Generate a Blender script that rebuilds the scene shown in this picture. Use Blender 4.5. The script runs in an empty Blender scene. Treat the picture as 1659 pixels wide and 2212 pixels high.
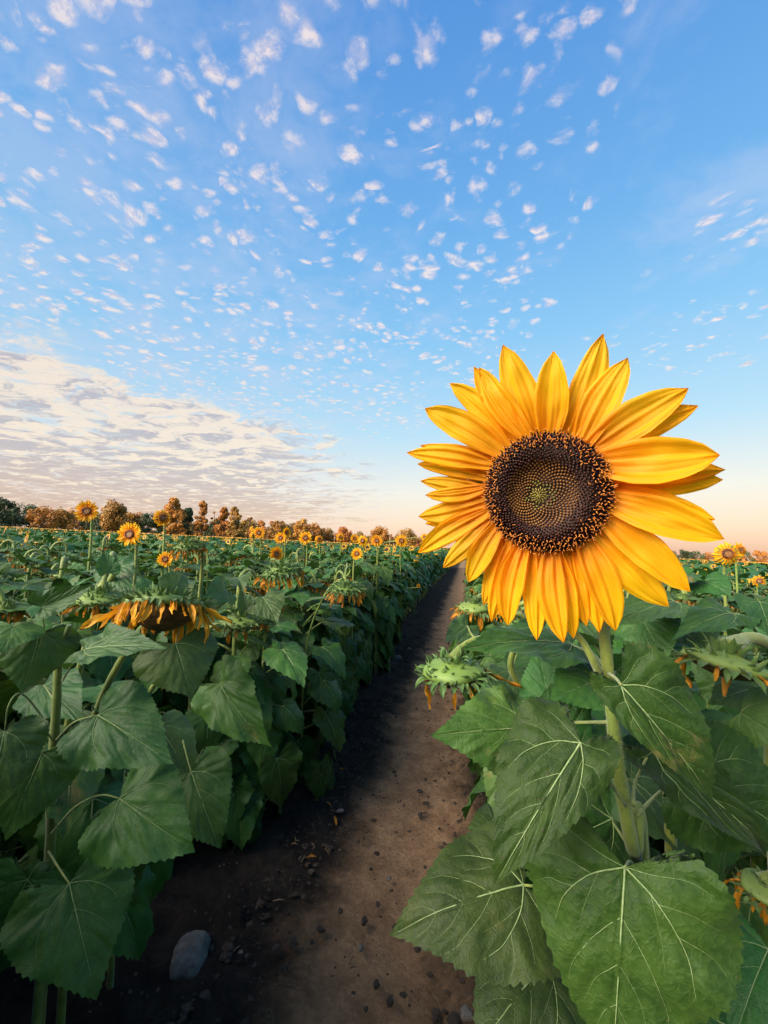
import bpy, math, random
import numpy as np
from mathutils import Vector, Matrix, noise as mn
R = math.radians
scene = bpy.context.scene
COL = scene.collection
rng = random.Random(7)

# ------------------------------------------------------------------ camera
F, CX, CY = 900.0, 829.5, 1106.0
cam_d = bpy.data.cameras.new('camera')
cam = bpy.data.objects.new('camera', cam_d); COL.objects.link(cam)
cam_d.lens = 36 * F / 2212; cam_d.sensor_width = 36; cam_d.clip_start = 0.02; cam_d.clip_end = 6000
EYE = 1.5
camM = Matrix.Translation((0, 0, EYE)) @ Matrix.Rotation(R(11.2), 4, 'Z') @ Matrix.Rotation(R(90 + 4.8), 4, 'X') @ Matrix.Rotation(R(1.2), 4, 'Z')
cam.matrix_world = camM
scene.camera = cam

def P(px, py, d):
    """point in the world at depth d in front of the viewpoint"""
    return camM @ Vector(((px - CX) / F * d, -(py - CY) / F * d, -d))
EYEP = Vector((0, 0, EYE))
SLOPE = 0.027
def curve_x(y):                                   # the rows and the path run straight away from the viewer
    return 0.0
def gz(x, y):
    return -SLOPE * x
def ground_hit(px, py):
    a = P(px, py, 1.0) - EYEP
    t = EYE / -(a.z + SLOPE * a.x)
    return EYEP + a * t

# ------------------------------------------------------------------ node helper
def new_mat(name):
    m = bpy.data.materials.new(name); m.use_nodes = True
    nt = m.node_tree; nt.nodes.clear()
    return m, nt
class N:
    def __init__(s, nt): s.nt = nt
    def add(s, t, **kw):
        n = s.nt.nodes.new(t)
        for k, v in kw.items():
            if hasattr(n, k): setattr(n, k, v)
            else: n.inputs[k].default_value = v
        return n
    def link(s, a, b): s.nt.links.new(a, b)
    def _in(s, n, i, v):
        if v is None: return
        if hasattr(v, 'is_linked'): s.link(v, n.inputs[i])
        else: n.inputs[i].default_value = v
    def math(s, op, a, b=None, c=None, clamp=False):
        n = s.add('ShaderNodeMath'); n.operation = op; n.use_clamp = clamp
        s._in(n, 0, a); s._in(n, 1, b); s._in(n, 2, c); return n.outputs[0]
    def vmath(s, op, a, b=None, out=0):
        n = s.add('ShaderNodeVectorMath'); n.operation = op
        s._in(n, 0, a); s._in(n, 1, b); return n.outputs[out]
    def noise(s, vec, scale, detail=4, rough=.55, dist=0):
        n = s.add('ShaderNodeTexNoise'); s._in(n, 'Vector', vec); n.inputs['Scale'].default_value = scale
        n.inputs['Detail'].default_value = detail; n.inputs['Roughness'].default_value = rough
        n.inputs['Distortion'].default_value = dist; return n.outputs['Fac']
    def ramp(s, fac, stops, interp='LINEAR'):
        n = s.add('ShaderNodeValToRGB'); s.link(fac, n.inputs[0]); cr = n.color_ramp; cr.interpolation = interp
        while len(cr.elements) < len(stops): cr.elements.new(0.5)
        for e, (p, c) in zip(cr.elements, stops):
            e.position = p; e.color = (*c, 1) if len(c) == 3 else c
        return n.outputs[0]
    def mix(s, f, a, b, blend='MIX'):
        n = s.add('ShaderNodeMix'); n.data_type = 'RGBA'; n.blend_type = blend
        s._in(n, 0, f); s._in(n, 6, a if hasattr(a, 'is_linked') else (*a, 1)); s._in(n, 7, b if hasattr(b, 'is_linked') else (*b, 1)); return n.outputs[2]
    def smooth(s, v, a, b):
        n = s.add('ShaderNodeMapRange'); n.interpolation_type = 'SMOOTHSTEP'
        s._in(n, 0, v); n.inputs[1].default_value = a; n.inputs[2].default_value = b; return n.outputs[0]
    def combine(s, x, y, z):
        n = s.add('ShaderNodeCombineXYZ'); s._in(n, 0, x); s._in(n, 1, y); s._in(n, 2, z); return n.outputs[0]

def surf_mat(name, c1, c2, scale=20, rough=.6, transl=0.0, tcol=None, bump=0.0, bscale=60, rnd=0.0, c3=None, spec=.5, sheen=0, coords='Object'):
    m, nt = new_mat(name); h = N(nt)
    tc = h.add('ShaderNodeTexCoord')
    vec = tc.outputs[coords]
    f = h.noise(vec, scale, 5, .6)
    f = h.smooth(f, .35, .65)
    col = h.mix(f, c1, c2)
    if c3:
        f3 = h.smooth(h.noise(vec, scale * .23, 3, .6), .55, .72)
        col = h.mix(f3, col, c3)
    if rnd:
        oi = h.add('ShaderNodeObjectInfo')
        hs = h.add('ShaderNodeHueSaturation')
        h.link(col, hs.inputs['Color'])
        h.link(h.math('MULTIPLY_ADD', oi.outputs['Random'], .03, .485), hs.inputs['Hue'])
        r2 = h.math('FRACT', h.math('MULTIPLY', oi.outputs['Random'], 17.31))
        h.link(h.math('MULTIPLY_ADD', r2, rnd, 1 - rnd * .5), hs.inputs['Value'])
        col = hs.outputs[0]
    b = h.add('ShaderNodeBsdfPrincipled'); h.link(col, b.inputs['Base Color'])
    b.inputs['Roughness'].default_value = rough; b.inputs['Specular IOR Level'].default_value = spec
    if sheen: b.inputs['Sheen Weight'].default_value = sheen; b.inputs['Sheen Roughness'].default_value = .5
    if bump:
        bn = h.add('ShaderNodeBump'); bn.inputs['Strength'].default_value = bump; bn.inputs['Distance'].default_value = .004
        h.link(h.noise(vec, bscale, 5, .65), bn.inputs['Height']); h.link(bn.outputs[0], b.inputs['Normal'])
    o = h.add('ShaderNodeOutputMaterial')
    if transl:
        t = h.add('ShaderNodeBsdfTranslucent')
        if tcol: t.inputs[0].default_value = (*tcol, 1)
        else: h.link(col, t.inputs[0])
        mx = h.add('ShaderNodeMixShader'); mx.inputs[0].default_value = transl
        h.link(b.outputs[0], mx.inputs[1]); h.link(t.outputs[0], mx.inputs[2]); h.link(mx.outputs[0], o.inputs[0])
    else: h.link(b.outputs[0], o.inputs[0])
    return m

def leaf_mat(name, ca, cb, cc, transl=.22, ro=.46, sp_=.36, bu=.35):
    m, nt = new_mat(name); h = N(nt)
    uv = h.add('ShaderNodeUVMap'); uv.uv_map = 'leaf'
    oi = h.add('ShaderNodeObjectInfo')
    off = h.vmath('ADD', uv.outputs[0], h.combine(h.math('MULTIPLY', oi.outputs['Random'], 31.0), h.math('MULTIPLY', oi.outputs['Random'], 7.0), 0.0))
    n1 = h.smooth(h.noise(off, 3.2, 4, .6), .35, .68)
    n2 = h.smooth(h.noise(off, 26, 4, .6), .3, .72)
    col = h.mix(n1, ca, cb)
    col = h.mix(h.math('MULTIPLY', n2, .45), col, cc)
    # yellowed specks and dry patches
    sp = h.smooth(h.noise(off, 55, 2, .5), .70, .76)
    col = h.mix(h.math('MULTIPLY', sp, .5), col, (.12, .13, .03))
    r1 = oi.outputs['Random']
    r3 = h.math('FRACT', h.math('MULTIPLY', r1, 53.7))
    dry = h.math('MULTIPLY', h.smooth(h.noise(off, 2.1, 5, .7), .56, .70), h.smooth(r3, .62, .98))
    col = h.mix(dry, col, (.17, .135, .04))
    spot = h.smooth(h.noise(off, 21, 2, .4), .735, .765)
    col = h.mix(h.math('MULTIPLY', spot, .85), col, (.045, .028, .012))
    r2 = h.math('FRACT', h.math('MULTIPLY', r1, 17.31))
    hs = h.add('ShaderNodeHueSaturation'); h.link(col, hs.inputs['Color'])
    h.link(h.math('MULTIPLY_ADD', r1, .060, .462), hs.inputs['Hue'])
    h.link(h.math('MULTIPLY_ADD', r2, .55, .72), hs.inputs['Value'])
    hs.inputs['Saturation'].default_value = .98
    col = hs.outputs[0]
    b = h.add('ShaderNodeBsdfPrincipled'); h.link(col, b.inputs['Base Color'])
    h.link(h.math('MULTIPLY_ADD', n2, .14, ro), b.inputs['Roughness'])
    b.inputs['Specular IOR Level'].default_value = sp_
    b.inputs['Sheen Weight'].default_value = .06; b.inputs['Sheen Roughness'].default_value = .5
    vo = h.add('ShaderNodeTexVoronoi'); vo.feature = 'DISTANCE_TO_EDGE'; vo.inputs['Scale'].default_value = 24
    vd = h.add('ShaderNodeVectorMath'); vd.operation = 'ADD'
    nz = h.add('ShaderNodeTexNoise'); nz.inputs['Scale'].default_value = 9; h.link(off, nz.inputs['Vector'])
    h.link(off, vd.inputs[0]); h.link(h.vmath('MULTIPLY', nz.outputs['Color'], (.12, .12, 0)), vd.inputs[1])
    h.link(vd.outputs[0], vo.inputs['Vector'])
    hh = h.math('ADD', h.math('MULTIPLY', h.smooth(vo.outputs['Distance'], 0, .22), .7), h.math('MULTIPLY', h.noise(off, 90, 3, .6), .5))
    bn = h.add('ShaderNodeBump'); bn.inputs['Strength'].default_value = bu; bn.inputs['Distance'].default_value = .0011
    h.link(hh, bn.inputs['Height']); h.link(bn.outputs[0], b.inputs['Normal'])
    t = h.add('ShaderNodeBsdfTranslucent'); h.link(h.mix(.5, col, (.10, .20, .02)), t.inputs[0])
    mx = h.add('ShaderNodeMixShader'); mx.inputs[0].default_value = transl
    h.link(b.outputs[0], mx.inputs[1]); h.link(t.outputs[0], mx.inputs[2])
    o = h.add('ShaderNodeOutputMaterial'); h.link(mx.outputs[0], o.inputs[0])
    return m

def petal_mat(name, tip, base, streak, transl=.45, fresh=True):
    m, nt = new_mat(name); h = N(nt)
    uv = h.add('ShaderNodeUVMap'); uv.uv_map = 'leaf'
    sx = h.add('ShaderNodeSeparateXYZ'); h.link(uv.outputs[0], sx.inputs[0])
    oi = h.add('ShaderNodeObjectInfo')
    g = h.smooth(sx.outputs[1], .0, .75)
    col = h.mix(g, base, tip)
    st = h.combine(h.math('MULTIPLY', sx.outputs[0], 30.0 if fresh else 12.0), h.math('MULTIPLY', sx.outputs[1], 1.6), h.math('MULTIPLY', oi.outputs['Random'], 40.0))
    s1 = h.smooth(h.noise(st, 1.0, 4, .6), .38, .66)
    col = h.mix(h.math('MULTIPLY', s1, .5), col, streak)
    r2 = h.math('FRACT', h.math('MULTIPLY', oi.outputs['Random'], 17.31))
    hs = h.add('ShaderNodeHueSaturation'); h.link(col, hs.inputs['Color'])
    h.link(h.math('MULTIPLY_ADD', oi.outputs['Random'], .012, .494), hs.inputs['Hue'])
    h.link(h.math('MULTIPLY_ADD', r2, .18, .9), hs.inputs['Value'])
    col = hs.outputs[0]
    b = h.add('ShaderNodeBsdfPrincipled'); h.link(col, b.inputs['Base Color'])
    b.inputs['Roughness'].default_value = .5; b.inputs['Specular IOR Level'].default_value = .3
    bn = h.add('ShaderNodeBump'); bn.inputs['Strength'].default_value = .5; bn.inputs['Distance'].default_value = .0012
    h.link(h.noise(st, 1.6, 4, .6), bn.inputs['Height']); h.link(bn.outputs[0], b.inputs['Normal'])
    t = h.add('ShaderNodeBsdfTranslucent'); h.link(col, t.inputs[0])
    mx = h.add('ShaderNodeMixShader'); mx.inputs[0].default_value = transl
    h.link(b.outputs[0], mx.inputs[1]); h.link(t.outputs[0], mx.inputs[2])
    o = h.add('ShaderNodeOutputMaterial'); h.link(mx.outputs[0], o.inputs[0])
    return m

M = {}
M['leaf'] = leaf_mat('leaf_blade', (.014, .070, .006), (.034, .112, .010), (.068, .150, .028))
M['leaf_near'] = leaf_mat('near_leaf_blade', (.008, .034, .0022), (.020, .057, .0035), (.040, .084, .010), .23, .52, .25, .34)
M['vein'] = surf_mat('leaf_vein', (.15, .22, .075), (.24, .31, .12), 30, .55, .1)
M['stem'] = surf_mat('plant_stem', (.10, .145, .012), (.20, .24, .026), 14, .6, 0, bump=.5, bscale=200, rnd=.2, sheen=.3)
M['hair'] = surf_mat('stem_hair', (.30, .36, .13), (.38, .42, .18), 30, .6, .3)
M['petal'] = petal_mat('fresh_petal', (.94, .45, .004), (.87, .25, .002), (.96, .52, .007))
M['wilt'] = petal_mat('wilted_petal', (.55, .21, .010), (.36, .12, .015), (.66, .34, .03), .3, False)
M['wilt_gold'] = petal_mat('wilted_golden_petal', (.80, .34, .010), (.58, .20, .012), (.88, .48, .03), .35, False)
M['brown'] = surf_mat('disc_brown', (.028, .010, .005), (.05, .018, .008), 60, .7)
M['maroon'] = surf_mat('floret_maroon', (.085, .014, .006), (.045, .009, .005), 200, .6)
M['tan'] = surf_mat('floret_tan', (.27, .115, .022), (.16, .06, .014), 120, .5)
M['lime'] = surf_mat('floret_centre', (.27, .20, .03), (.17, .14, .025), 120, .5)
M['orange'] = surf_mat('floret_orange', (.72, .24, .025), (.50, .14, .015), 150, .5)
M['bract'] = surf_mat('bract_green', (.055, .115, .018), (.095, .17, .028), 18, .55, .2, rnd=.2, sheen=.2)
M['recept'] = surf_mat('head_back', (.09, .15, .025), (.15, .22, .04), 15, .6, 0, rnd=.15)
M['seedface'] = surf_mat('seed_face', (.055, .028, .009), (.16, .085, .02), 90, .75, bump=1, bscale=170)
M['stone'] = surf_mat('field_stone', (.10, .09, .08), (.17, .155, .14), 30, .85, bump=1, bscale=90, c3=(.045, .030, .022))
M['clod'] = surf_mat('soil_clod', (.030, .021, .015), (.062, .043, .031), 6, .95, bump=1, bscale=40)
M['straw'] = surf_mat('dry_straw', (.16, .10, .05), (.26, .17, .08), 8, .8)
M['bark'] = surf_mat('bark', (.13, .09, .06), (.2, .14, .1), 4, .9)
M['poleM'] = surf_mat('weathered_pole', (.2, .17, .14), (.28, .24, .2), 4, .9)
M['crown_dark'] = surf_mat('dark_foliage', (.022, .048, .022), (.040, .075, .026), .6, .7, .15, rnd=.3, coords='Object')
M['crown_rust_sunlit'] = surf_mat('sunlit_russet_foliage', (.28, .130, .028), (.48, .22, .045), .35, .7, .2, rnd=.3, c3=(.11, .085, .024))  # orange of the low sun partly put into the foliage colour
M['crown_olive'] = surf_mat('olive_foliage', (.19, .125, .028), (.36, .20, .04), .6, .7, .2, rnd=.3)
M['far_leaf'] = surf_mat('far_leaf', (.018, .082, .012), (.044, .128, .020), 3, .45, .2, c3=(.08, .14, .03))
M['far_yellow'] = surf_mat('far_petals', (.85, .45, .01), (.75, .33, .01), 3, .6, .2)

# ------------------------------------------------------------------ mesh helper
class MB:
    def __init__(s): s.v = []; s.f = []; s.m = []; s.uv = []; s.n = 0
    def add(s, verts, faces, mat=0, uv=None):
        o = s.n; s.v.extend(verts); s.n += len(verts)
        s.uv.extend(uv if uv is not None else [(0, 0)] * len(verts))
        s.f.extend([tuple(i + o for i in f) for f in faces]); s.m.extend([mat] * len(faces))
    def tube(s, pts, rad, n=6, mat=0, cap=True):
        pts = [Vector(p) for p in pts]; k = len(pts)
        if not hasattr(rad, '__len__'): rad = [rad] * k
        vs = []; prev = None
        for i, p in enumerate(pts):
            t = (pts[min(i + 1, k - 1)] - pts[max(i - 1, 0)]).normalized()
            if prev is None:
                a = Vector((0, 0, 1)) if abs(t.z) < .9 else Vector((1, 0, 0)); a = (a - t * a.dot(t)).normalized()
            else: a = (prev - t * prev.dot(t)).normalized()
            prev = a; b = t.cross(a)
            for j in range(n):
                th = 2 * math.pi * j / n
                vs.append(p + (a * math.cos(th) + b * math.sin(th)) * rad[i])
        fs = []
        for i in range(k - 1):
            for j in range(n):
                fs.append((i * n + j, i * n + (j + 1) % n, (i + 1) * n + (j + 1) % n, (i + 1) * n + j))
        if cap: fs.append(tuple(range(n))[::-1]); fs.append(tuple(range((k - 1) * n, k * n)))
        s.add(vs, fs, mat)
    def mesh(s, name, mats):
        me = bpy.data.meshes.new(name)
        me.from_pydata([tuple(v) for v in s.v], [], s.f)
        for mm in mats: me.materials.append(mm)
        me.polygons.foreach_set('material_index', s.m)
        me.polygons.foreach_set('use_smooth', [True] * len(s.f))
        uvl = me.uv_layers.new(name='leaf')
        li = np.empty(len(me.loops), dtype=np.int32); me.loops.foreach_get('vertex_index', li)
        uvl.data.foreach_set('uv', np.array(s.uv, dtype=np.float32)[li].ravel())
        me.update(); return me
    def build(s, name, mats, parent=None, mat=None):
        return link(name, s.mesh(name, mats), parent, mat)
def link(name, me, parent=None, mw=None):
    o = bpy.data.objects.new(name, me); COL.objects.link(o)
    if parent is not None: o.parent = parent
    if mw is not None:
        o.matrix_basis = WM[parent.name].inverted() @ mw if parent is not None else mw
    WM[o.name] = mw.copy() if mw is not None else (WM[parent.name].copy() if parent is not None else Matrix.Identity(4))
    return o
WM = {}
def tag(o, label=None, cat=None, group=None, kind=None):
    if label: o['label'] = label
    if cat: o['category'] = cat
    if group: o['group'] = group
    if kind: o['kind'] = kind
    return o
def empty(name, loc, label, cat, group=None):
    o = bpy.data.objects.new(name, None); COL.objects.link(o); o.location = loc; o.empty_display_size = .1
    WM[o.name] = Matrix.Translation(loc)
    return tag(o, label, cat, group)
def copy_tree(o, parent=None, loc=None, rz=0, sc=1):
    c = o.copy(); COL.objects.link(c); c.parent = parent
    if loc is not None: c.location = loc; c.rotation_euler = (0, 0, rz); c.scale = (sc, sc, sc)
    for ch in o.children: copy_tree(ch, c)
    return c

def catmull(pts, n):
    pts = [Vector((*p, 0)) if len(p) == 2 else Vector(p) for p in pts]
    q = [pts[0] * 2 - pts[1]] + pts + [pts[-1] * 2 - pts[-2]]
    out = []; segs = len(pts) - 1
    for i in range(n + 1):
        t = i / n * segs; k = min(int(t), segs - 1); u = t - k
        a, b, c, d = q[k], q[k + 1], q[k + 2], q[k + 3]
        out.append(.5 * ((2 * b) + (c - a) * u + (2 * a - 5 * b + 4 * c - d) * u * u + (3 * b - a - 3 * c + d) * u ** 3))
    return out

# ------------------------------------------------------------------ sunflower leaf
HALF = [(0, 0), (.07, -.012), (.135, -.07), (.20, -.155), (.30, -.195), (.42, -.12), (.49, .03), (.485, .2), (.43, .38), (.335, .56), (.205, .75), (.075, .92), (0, 1.04)]
VEINS = [([(0, 0), (0, .3), (0, .65), (0, .98)], .0100, .0012)]
for s_ in (-1, 1):
    VEINS += [([(0, 0), (.15 * s_, .10), (.27 * s_, .27), (.31 * s_, .44)], .0074, .0010),
              ([(0, 0), (.12 * s_, -.02), (.27 * s_, -.06), (.38 * s_, -.04)], .0026, .0006),
              ([(0, .24), (.11 * s_, .38), (.20 * s_, .56), (.22 * s_, .68)], .0026, .0006),
              ([(0, .46), (.09 * s_, .58), (.14 * s_, .73)], .0020, .0005),
              ([(0, .66), (.06 * s_, .75), (.08 * s_, .85)], .0015, .0005),
              ([(.15 * s_, .10), (.29 * s_, .09), (.41 * s_, .12)], .0020, .0005),
              ([(.24 * s_, .21), (.36 * s_, .24), (.43 * s_, .30)], .0018, .0005),
              ([(.12 * s_, .08), (.17 * s_, .26), (.19 * s_, .40)], .0015, .0005)]

def leaf_def(seed, W=1.0, bend=.7, fold=.15, droop=.5, wav=.03, quilt=.016, twist=0.0, sd=(1, 1)):
    r = random.Random(seed); ox = r.uniform(-50, 50)
    vp = []
    for pts, _, _ in VEINS:
        for p in catmull([(x, y) for x, y in pts], 14): vp.append((p.x, p.y))
    vp = np.array(vp)
    ph = r.uniform(0, 6); fr = r.uniform(5, 8)
    def D(x, y, lift=0.0):
        xw = x * W * (sd[0] if x > 0 else sd[1])
        d = np.sqrt(((vp - (x, y)) ** 2).sum(1).min())
        z = quilt * (1 - math.exp(-(d / .035) ** 2)) + fold * abs(xw) - droop * xw * xw
        rr = math.hypot(x / .45, (y - .35) / .65)
        z += wav * min(1.3, rr) ** 3 * math.sin(fr * math.atan2(x, y - .3) + ph)
        z += .05 * mn.noise(Vector((x * 4 + ox, y * 4, seed * 1.7))) * min(1, rr) + .014 * mn.noise(Vector((x * 13 + ox, y * 13, 3)))
        z += lift
        xx = xw * math.cos(twist * y) - z * math.sin(twist * y); z = xw * math.sin(twist * y) + z * math.cos(twist * y)
        a = bend * max(y, -.3)
        if abs(bend) > 1e-3: yy = math.sin(a) / bend; zz = -(1 - math.cos(a)) / bend
        else: yy = y; zz = 0
        yy = yy + (y - max(y, -.3))
        return Vector((xx, yy + z * math.sin(a), zz + z * math.cos(a)))
    return D
def leaf_geo(mb, D, seed, nh, teeth, rings, T=None, vn=4, detail=9, vein_scale=1.0, tooth=.022):
    r = random.Random(seed + 99)
    def half():
        pts = catmull(HALF, nh); out = []
        n = len(pts); phs = r.random()
        for i, p in enumerate(pts):
            t = (pts[min(i + 1, n - 1)] - pts[max(0, i - 1)]).normalized(); nr = Vector((-t.y, t.x, 0)) * -1
            u = i / (n - 1); q = (u * teeth + phs) % 1.0
            if teeth: am = tooth * (q - .4) * 1.6 * min(1, max(0, u - .16) * 8) * min(1, (1 - u) * 8) * (1 + .5 * math.sin(i * 1.3 + seed))
            else: am = 0
            am += .02 * mn.noise(Vector((u * 9, seed * 3.1, 0)))  * min(1, (1 - u) * 8) * min(1, max(0, u - .12) * 5)
            out.append((p.x + nr.x * am, p.y + nr.y * am))
        return out
    A = half(); B = [(-x, y) for x, y in half()][::-1]
    loop = A + B[1:]
    rho = [(k + 1) / rings for k in range(rings)]
    rho = [q ** .85 for q in rho]
    vs = [D(0, 0)]; uv = [(0, 0)]
    for q in rho:
        for i, (x, y) in enumerate(loop):
            if q < .95:   # teeth only near the margin
                pass
            X, Y = x * q, y * q
            vs.append(D(X, Y)); uv.append((X, Y))
    L = len(loop); fs = []
    for i in range(L - 1): fs.append((0, 1 + i + 1, 1 + i))
    for k in range(rings - 1):
        a = 1 + k * L; b = a + L
        for i in range(L - 1): fs.append((a + i, a + i + 1, b + i + 1, b + i))
    if T is not None: vs = [T @ v for v in vs]
    mb.add(vs, fs, 0, uv)
    sc = T.to_scale()[0] if T is not None else 1
    for pts, r0, r1 in VEINS[:detail * 2]:
        n = 16 if vn > 3 else 9; c = catmull(pts, n)
        w = [D(p.x, p.y, .0030 if vn > 3 else .0016) for p in c]
        if T is not None: w = [T @ v for v in w]
        mb.tube(w, [(r0 + (r1 - r0) * i / n) * sc * vein_scale for i in range(n + 1)], vn, 1, False)

def chord_matrix(tipL, A, B, nrm, roll=0.0):
    """matrix taking local origin to A and local tip to B, local +Z towards nrm"""
    s = (B - A).length / tipL.length
    c = tipL.normalized(); x = Vector((1, 0, 0)); x = (x - c * x.dot(c)).normalized(); z = x.cross(c)
    Lf = Matrix((x, c, z)).transposed()
    C = (B - A).normalized(); Nn = (nrm - C * nrm.dot(C)).normalized()
    Nn = Matrix.Rotation(roll, 3, C) @ Nn
    X = C.cross(Nn)
    Wf = Matrix((X, C, Nn)).transposed()
    return Matrix.Translation(A) @ (Wf @ Lf.transposed()).to_4x4() @ Matrix.Scale(s, 4)

# ------------------------------------------------------------------ petals
def petal_geo(mb, seed, W=.3, bend=.25, cup=.35, ridge=.012, twist=0, T=None, mat=0, nu=10, nv=14, curl=0.0, wob=.02, tipw=1.0):
    r = random.Random(seed); o = r.uniform(0, 50)
    tt = [0, .15, .35, .55, .75, .88, .96, 1]; ww = [.45, .70, .95, 1, .78, .47 * tipw, .2, .02]
    asym = r.uniform(-.12, .12); sk = r.uniform(-.05, .05)
    vs = []; uv = []
    for j in range(nv + 1):
        t = 1 - (1 - j / nv) ** 1.25
        w = np.interp(t, tt, ww) * W * .5
        for i in range(nu + 1):
            u = i / nu * 2 - 1
            x = u * w * (1 + asym * u) + sk * math.sin(t * math.pi)
            z = cup * w * u * u + ridge * (math.cos(u * math.pi * 2.5) + .55 * math.cos(u * math.pi * 5.2 + 1)) * (1 - t * .5) * min(1, t * 4)
            z += wob * mn.noise(Vector((u * 1.5 + o, t * 4, o)))
            tw = twist * t
            x, z = x * math.cos(tw) - z * math.sin(tw), x * math.sin(tw) + z * math.cos(tw)
            a = bend * t + curl * max(0, t - .7) ** 2 * 8
            y = t
            yy = math.sin(bend * t) / bend if abs(bend) > .01 else t
            zz = -(1 - math.cos(bend * t)) / bend if abs(bend) > .01 else 0
            zz -= curl * max(0, t - .72) ** 2
            vs.append(Vector((x, yy + z * math.sin(bend * t), zz + z * math.cos(bend * t)))); uv.append((u * .5, t))
    fs = []
    for j in range(nv):
        for i in range(nu):
            a = j * (nu + 1) + i; fs.append((a, a + 1, a + nu + 2, a + nu + 1))
    tip = (vs[-1 - nu // 2]).copy()
    if T is not None: vs = [T @ v for v in vs]
    mb.add(vs, fs, mat, uv)
    return tip

def bract_geo(mb, T, L=.045, W=.02, bend=1.2, mat=0, seed=0):
    tmp = MB(); petal_geo(tmp, seed, W / L, bend, .5, .0, 0, None, mat, 4, 6, 0, .03)
    tmp.v = [Vector((v.x * (1.55 * (1 - u[1]) ** .8), v.y, v.z)) for v, u in zip(tmp.v, tmp.uv)]
    tmp.v = [T @ (v * L) for v in tmp.v]
    mb.add(tmp.v, tmp.f, mat, tmp.uv)
def frame(loc, y, z):
    y = Vector(y).normalized(); z = Vector(z); z = (z - y * z.dot(y)).normalized(); x = y.cross(z)
    m = Matrix((x, y, z)).transposed().to_4x4(); m.translation = Vector(loc); return m

# a nodding, spent head. local frame: origin where the neck joins, -Z = the way the face looks
def spent_head_meshes(seed, r0=.075, npet=24, single=False, plen=(.045, .085), cone=.35, pw=1.0, bl=1.0, wm='wilt'):
    r = random.Random(seed)
    back = MB()
    prof = [(.010, .004), (.018, .0), (.032, -.006), (.055, -.010), (.075, -.018), (.080, -.028), (.074, -.036)]
    n = 28; vs = []; fs = []
    for rr, z in prof:
        for j in range(n):
            th = 2 * math.pi * j / n
            q = rr / .08 * r0 * (1 + .04 * math.sin(5 * th + seed))
            vs.append(Vector((q * math.cos(th), q * math.sin(th), z * r0 / .08)))
    for i in range(len(prof) - 1):
        for j in range(n): fs.append((i * n + j, (i + 1) * n + j, (i + 1) * n + (j + 1) % n, i * n + (j + 1) % n))
    back.add(vs, fs, 1)
    for ring, (rr, nb, lift) in enumerate([(.22, 7, 1.2), (.38, 11, 1.0), (.55, 15, .85), (.74, 20, .6), (.92, 24, .25), (1.0, 24, -.35)]):
        for k in range(nb):
            th = 2 * math.pi * (k + .5 * ring + r.uniform(-.3, .3)) / nb
            o = Vector((math.cos(th), math.sin(th), 0)); e = lift + r.uniform(-.35, .45)
            z = -.014 * (rr ** 2) * r0 / .08 - (.012 if ring > 1 else 0)
            T = frame(o * r0 * rr * .95 + Vector((0, 0, z)), o * math.cos(e) + Vector((0, 0, math.sin(e))), Vector((0, 0, 1)) + o * .1)
            bract_geo(back, T, r0 * r.uniform(.34, .60) * bl, r0 * r.uniform(.15, .25) * bl, r.uniform(-1.4, 2.0), 0, r.randrange(9999))
    disc = MB(); vs = []; fs = []; rings = 9; n = 32
    for i in range(rings + 1):
        q = i / rings
        for j in range(n):
            th = 2 * math.pi * j / n
            vs.append(Vector((r0 * .93 * q * math.cos(th), r0 * .93 * q * math.sin(th), -.034 * r0 / .08 - cone * r0 * (1 - q * q) * .9)))
    for i in range(rings):
        for j in range(n): fs.append((i * n + j, i * n + (j + 1) % n, (i + 1) * n + (j + 1) % n, (i + 1) * n + j))
    disc.add(vs, fs, 0)
    pets = []
    for k in range(npet):
        th = 2 * math.pi * (k + r.uniform(-.4, .4)) / npet
        o = Vector((math.cos(th), math.sin(th), 0)); e = r.uniform(-1.6, -.55)
        tm = MB(); L = r.uniform(*plen) * r.choice((.55, .8, 1, 1.1))
        petal_geo(tm, r.randrange(9999), r.uniform(.15, .30) * pw, r.uniform(-.6, .9), r.uniform(.4, 1.3), .03, r.uniform(-1.6, 1.6), None, 0, 6, 9, r.uniform(-1, 1), .12)
        T = frame(o * r0 * r.uniform(.9, 1.0) + Vector((0, 0, -.03 * r0 / .08)), o * math.cos(e) + Vector((0, 0, math.sin(e))), o)
        tm.v = [T @ (v * L) for v in tm.v]; pets.append(tm)
    bm = back.mesh('flower_head', [M['bract'], M['recept']]); dm = disc.mesh('seed_disc', [M['seedface']])
    if single:
        a = MB()
        for t in pets: a.add(t.v, t.f, 0, t.uv)
        return bm, dm, [a.mesh('petals', [M['wilt']])]
    return bm, dm, [t.mesh('petal', [M[wm]]) for t in pets]

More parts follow.
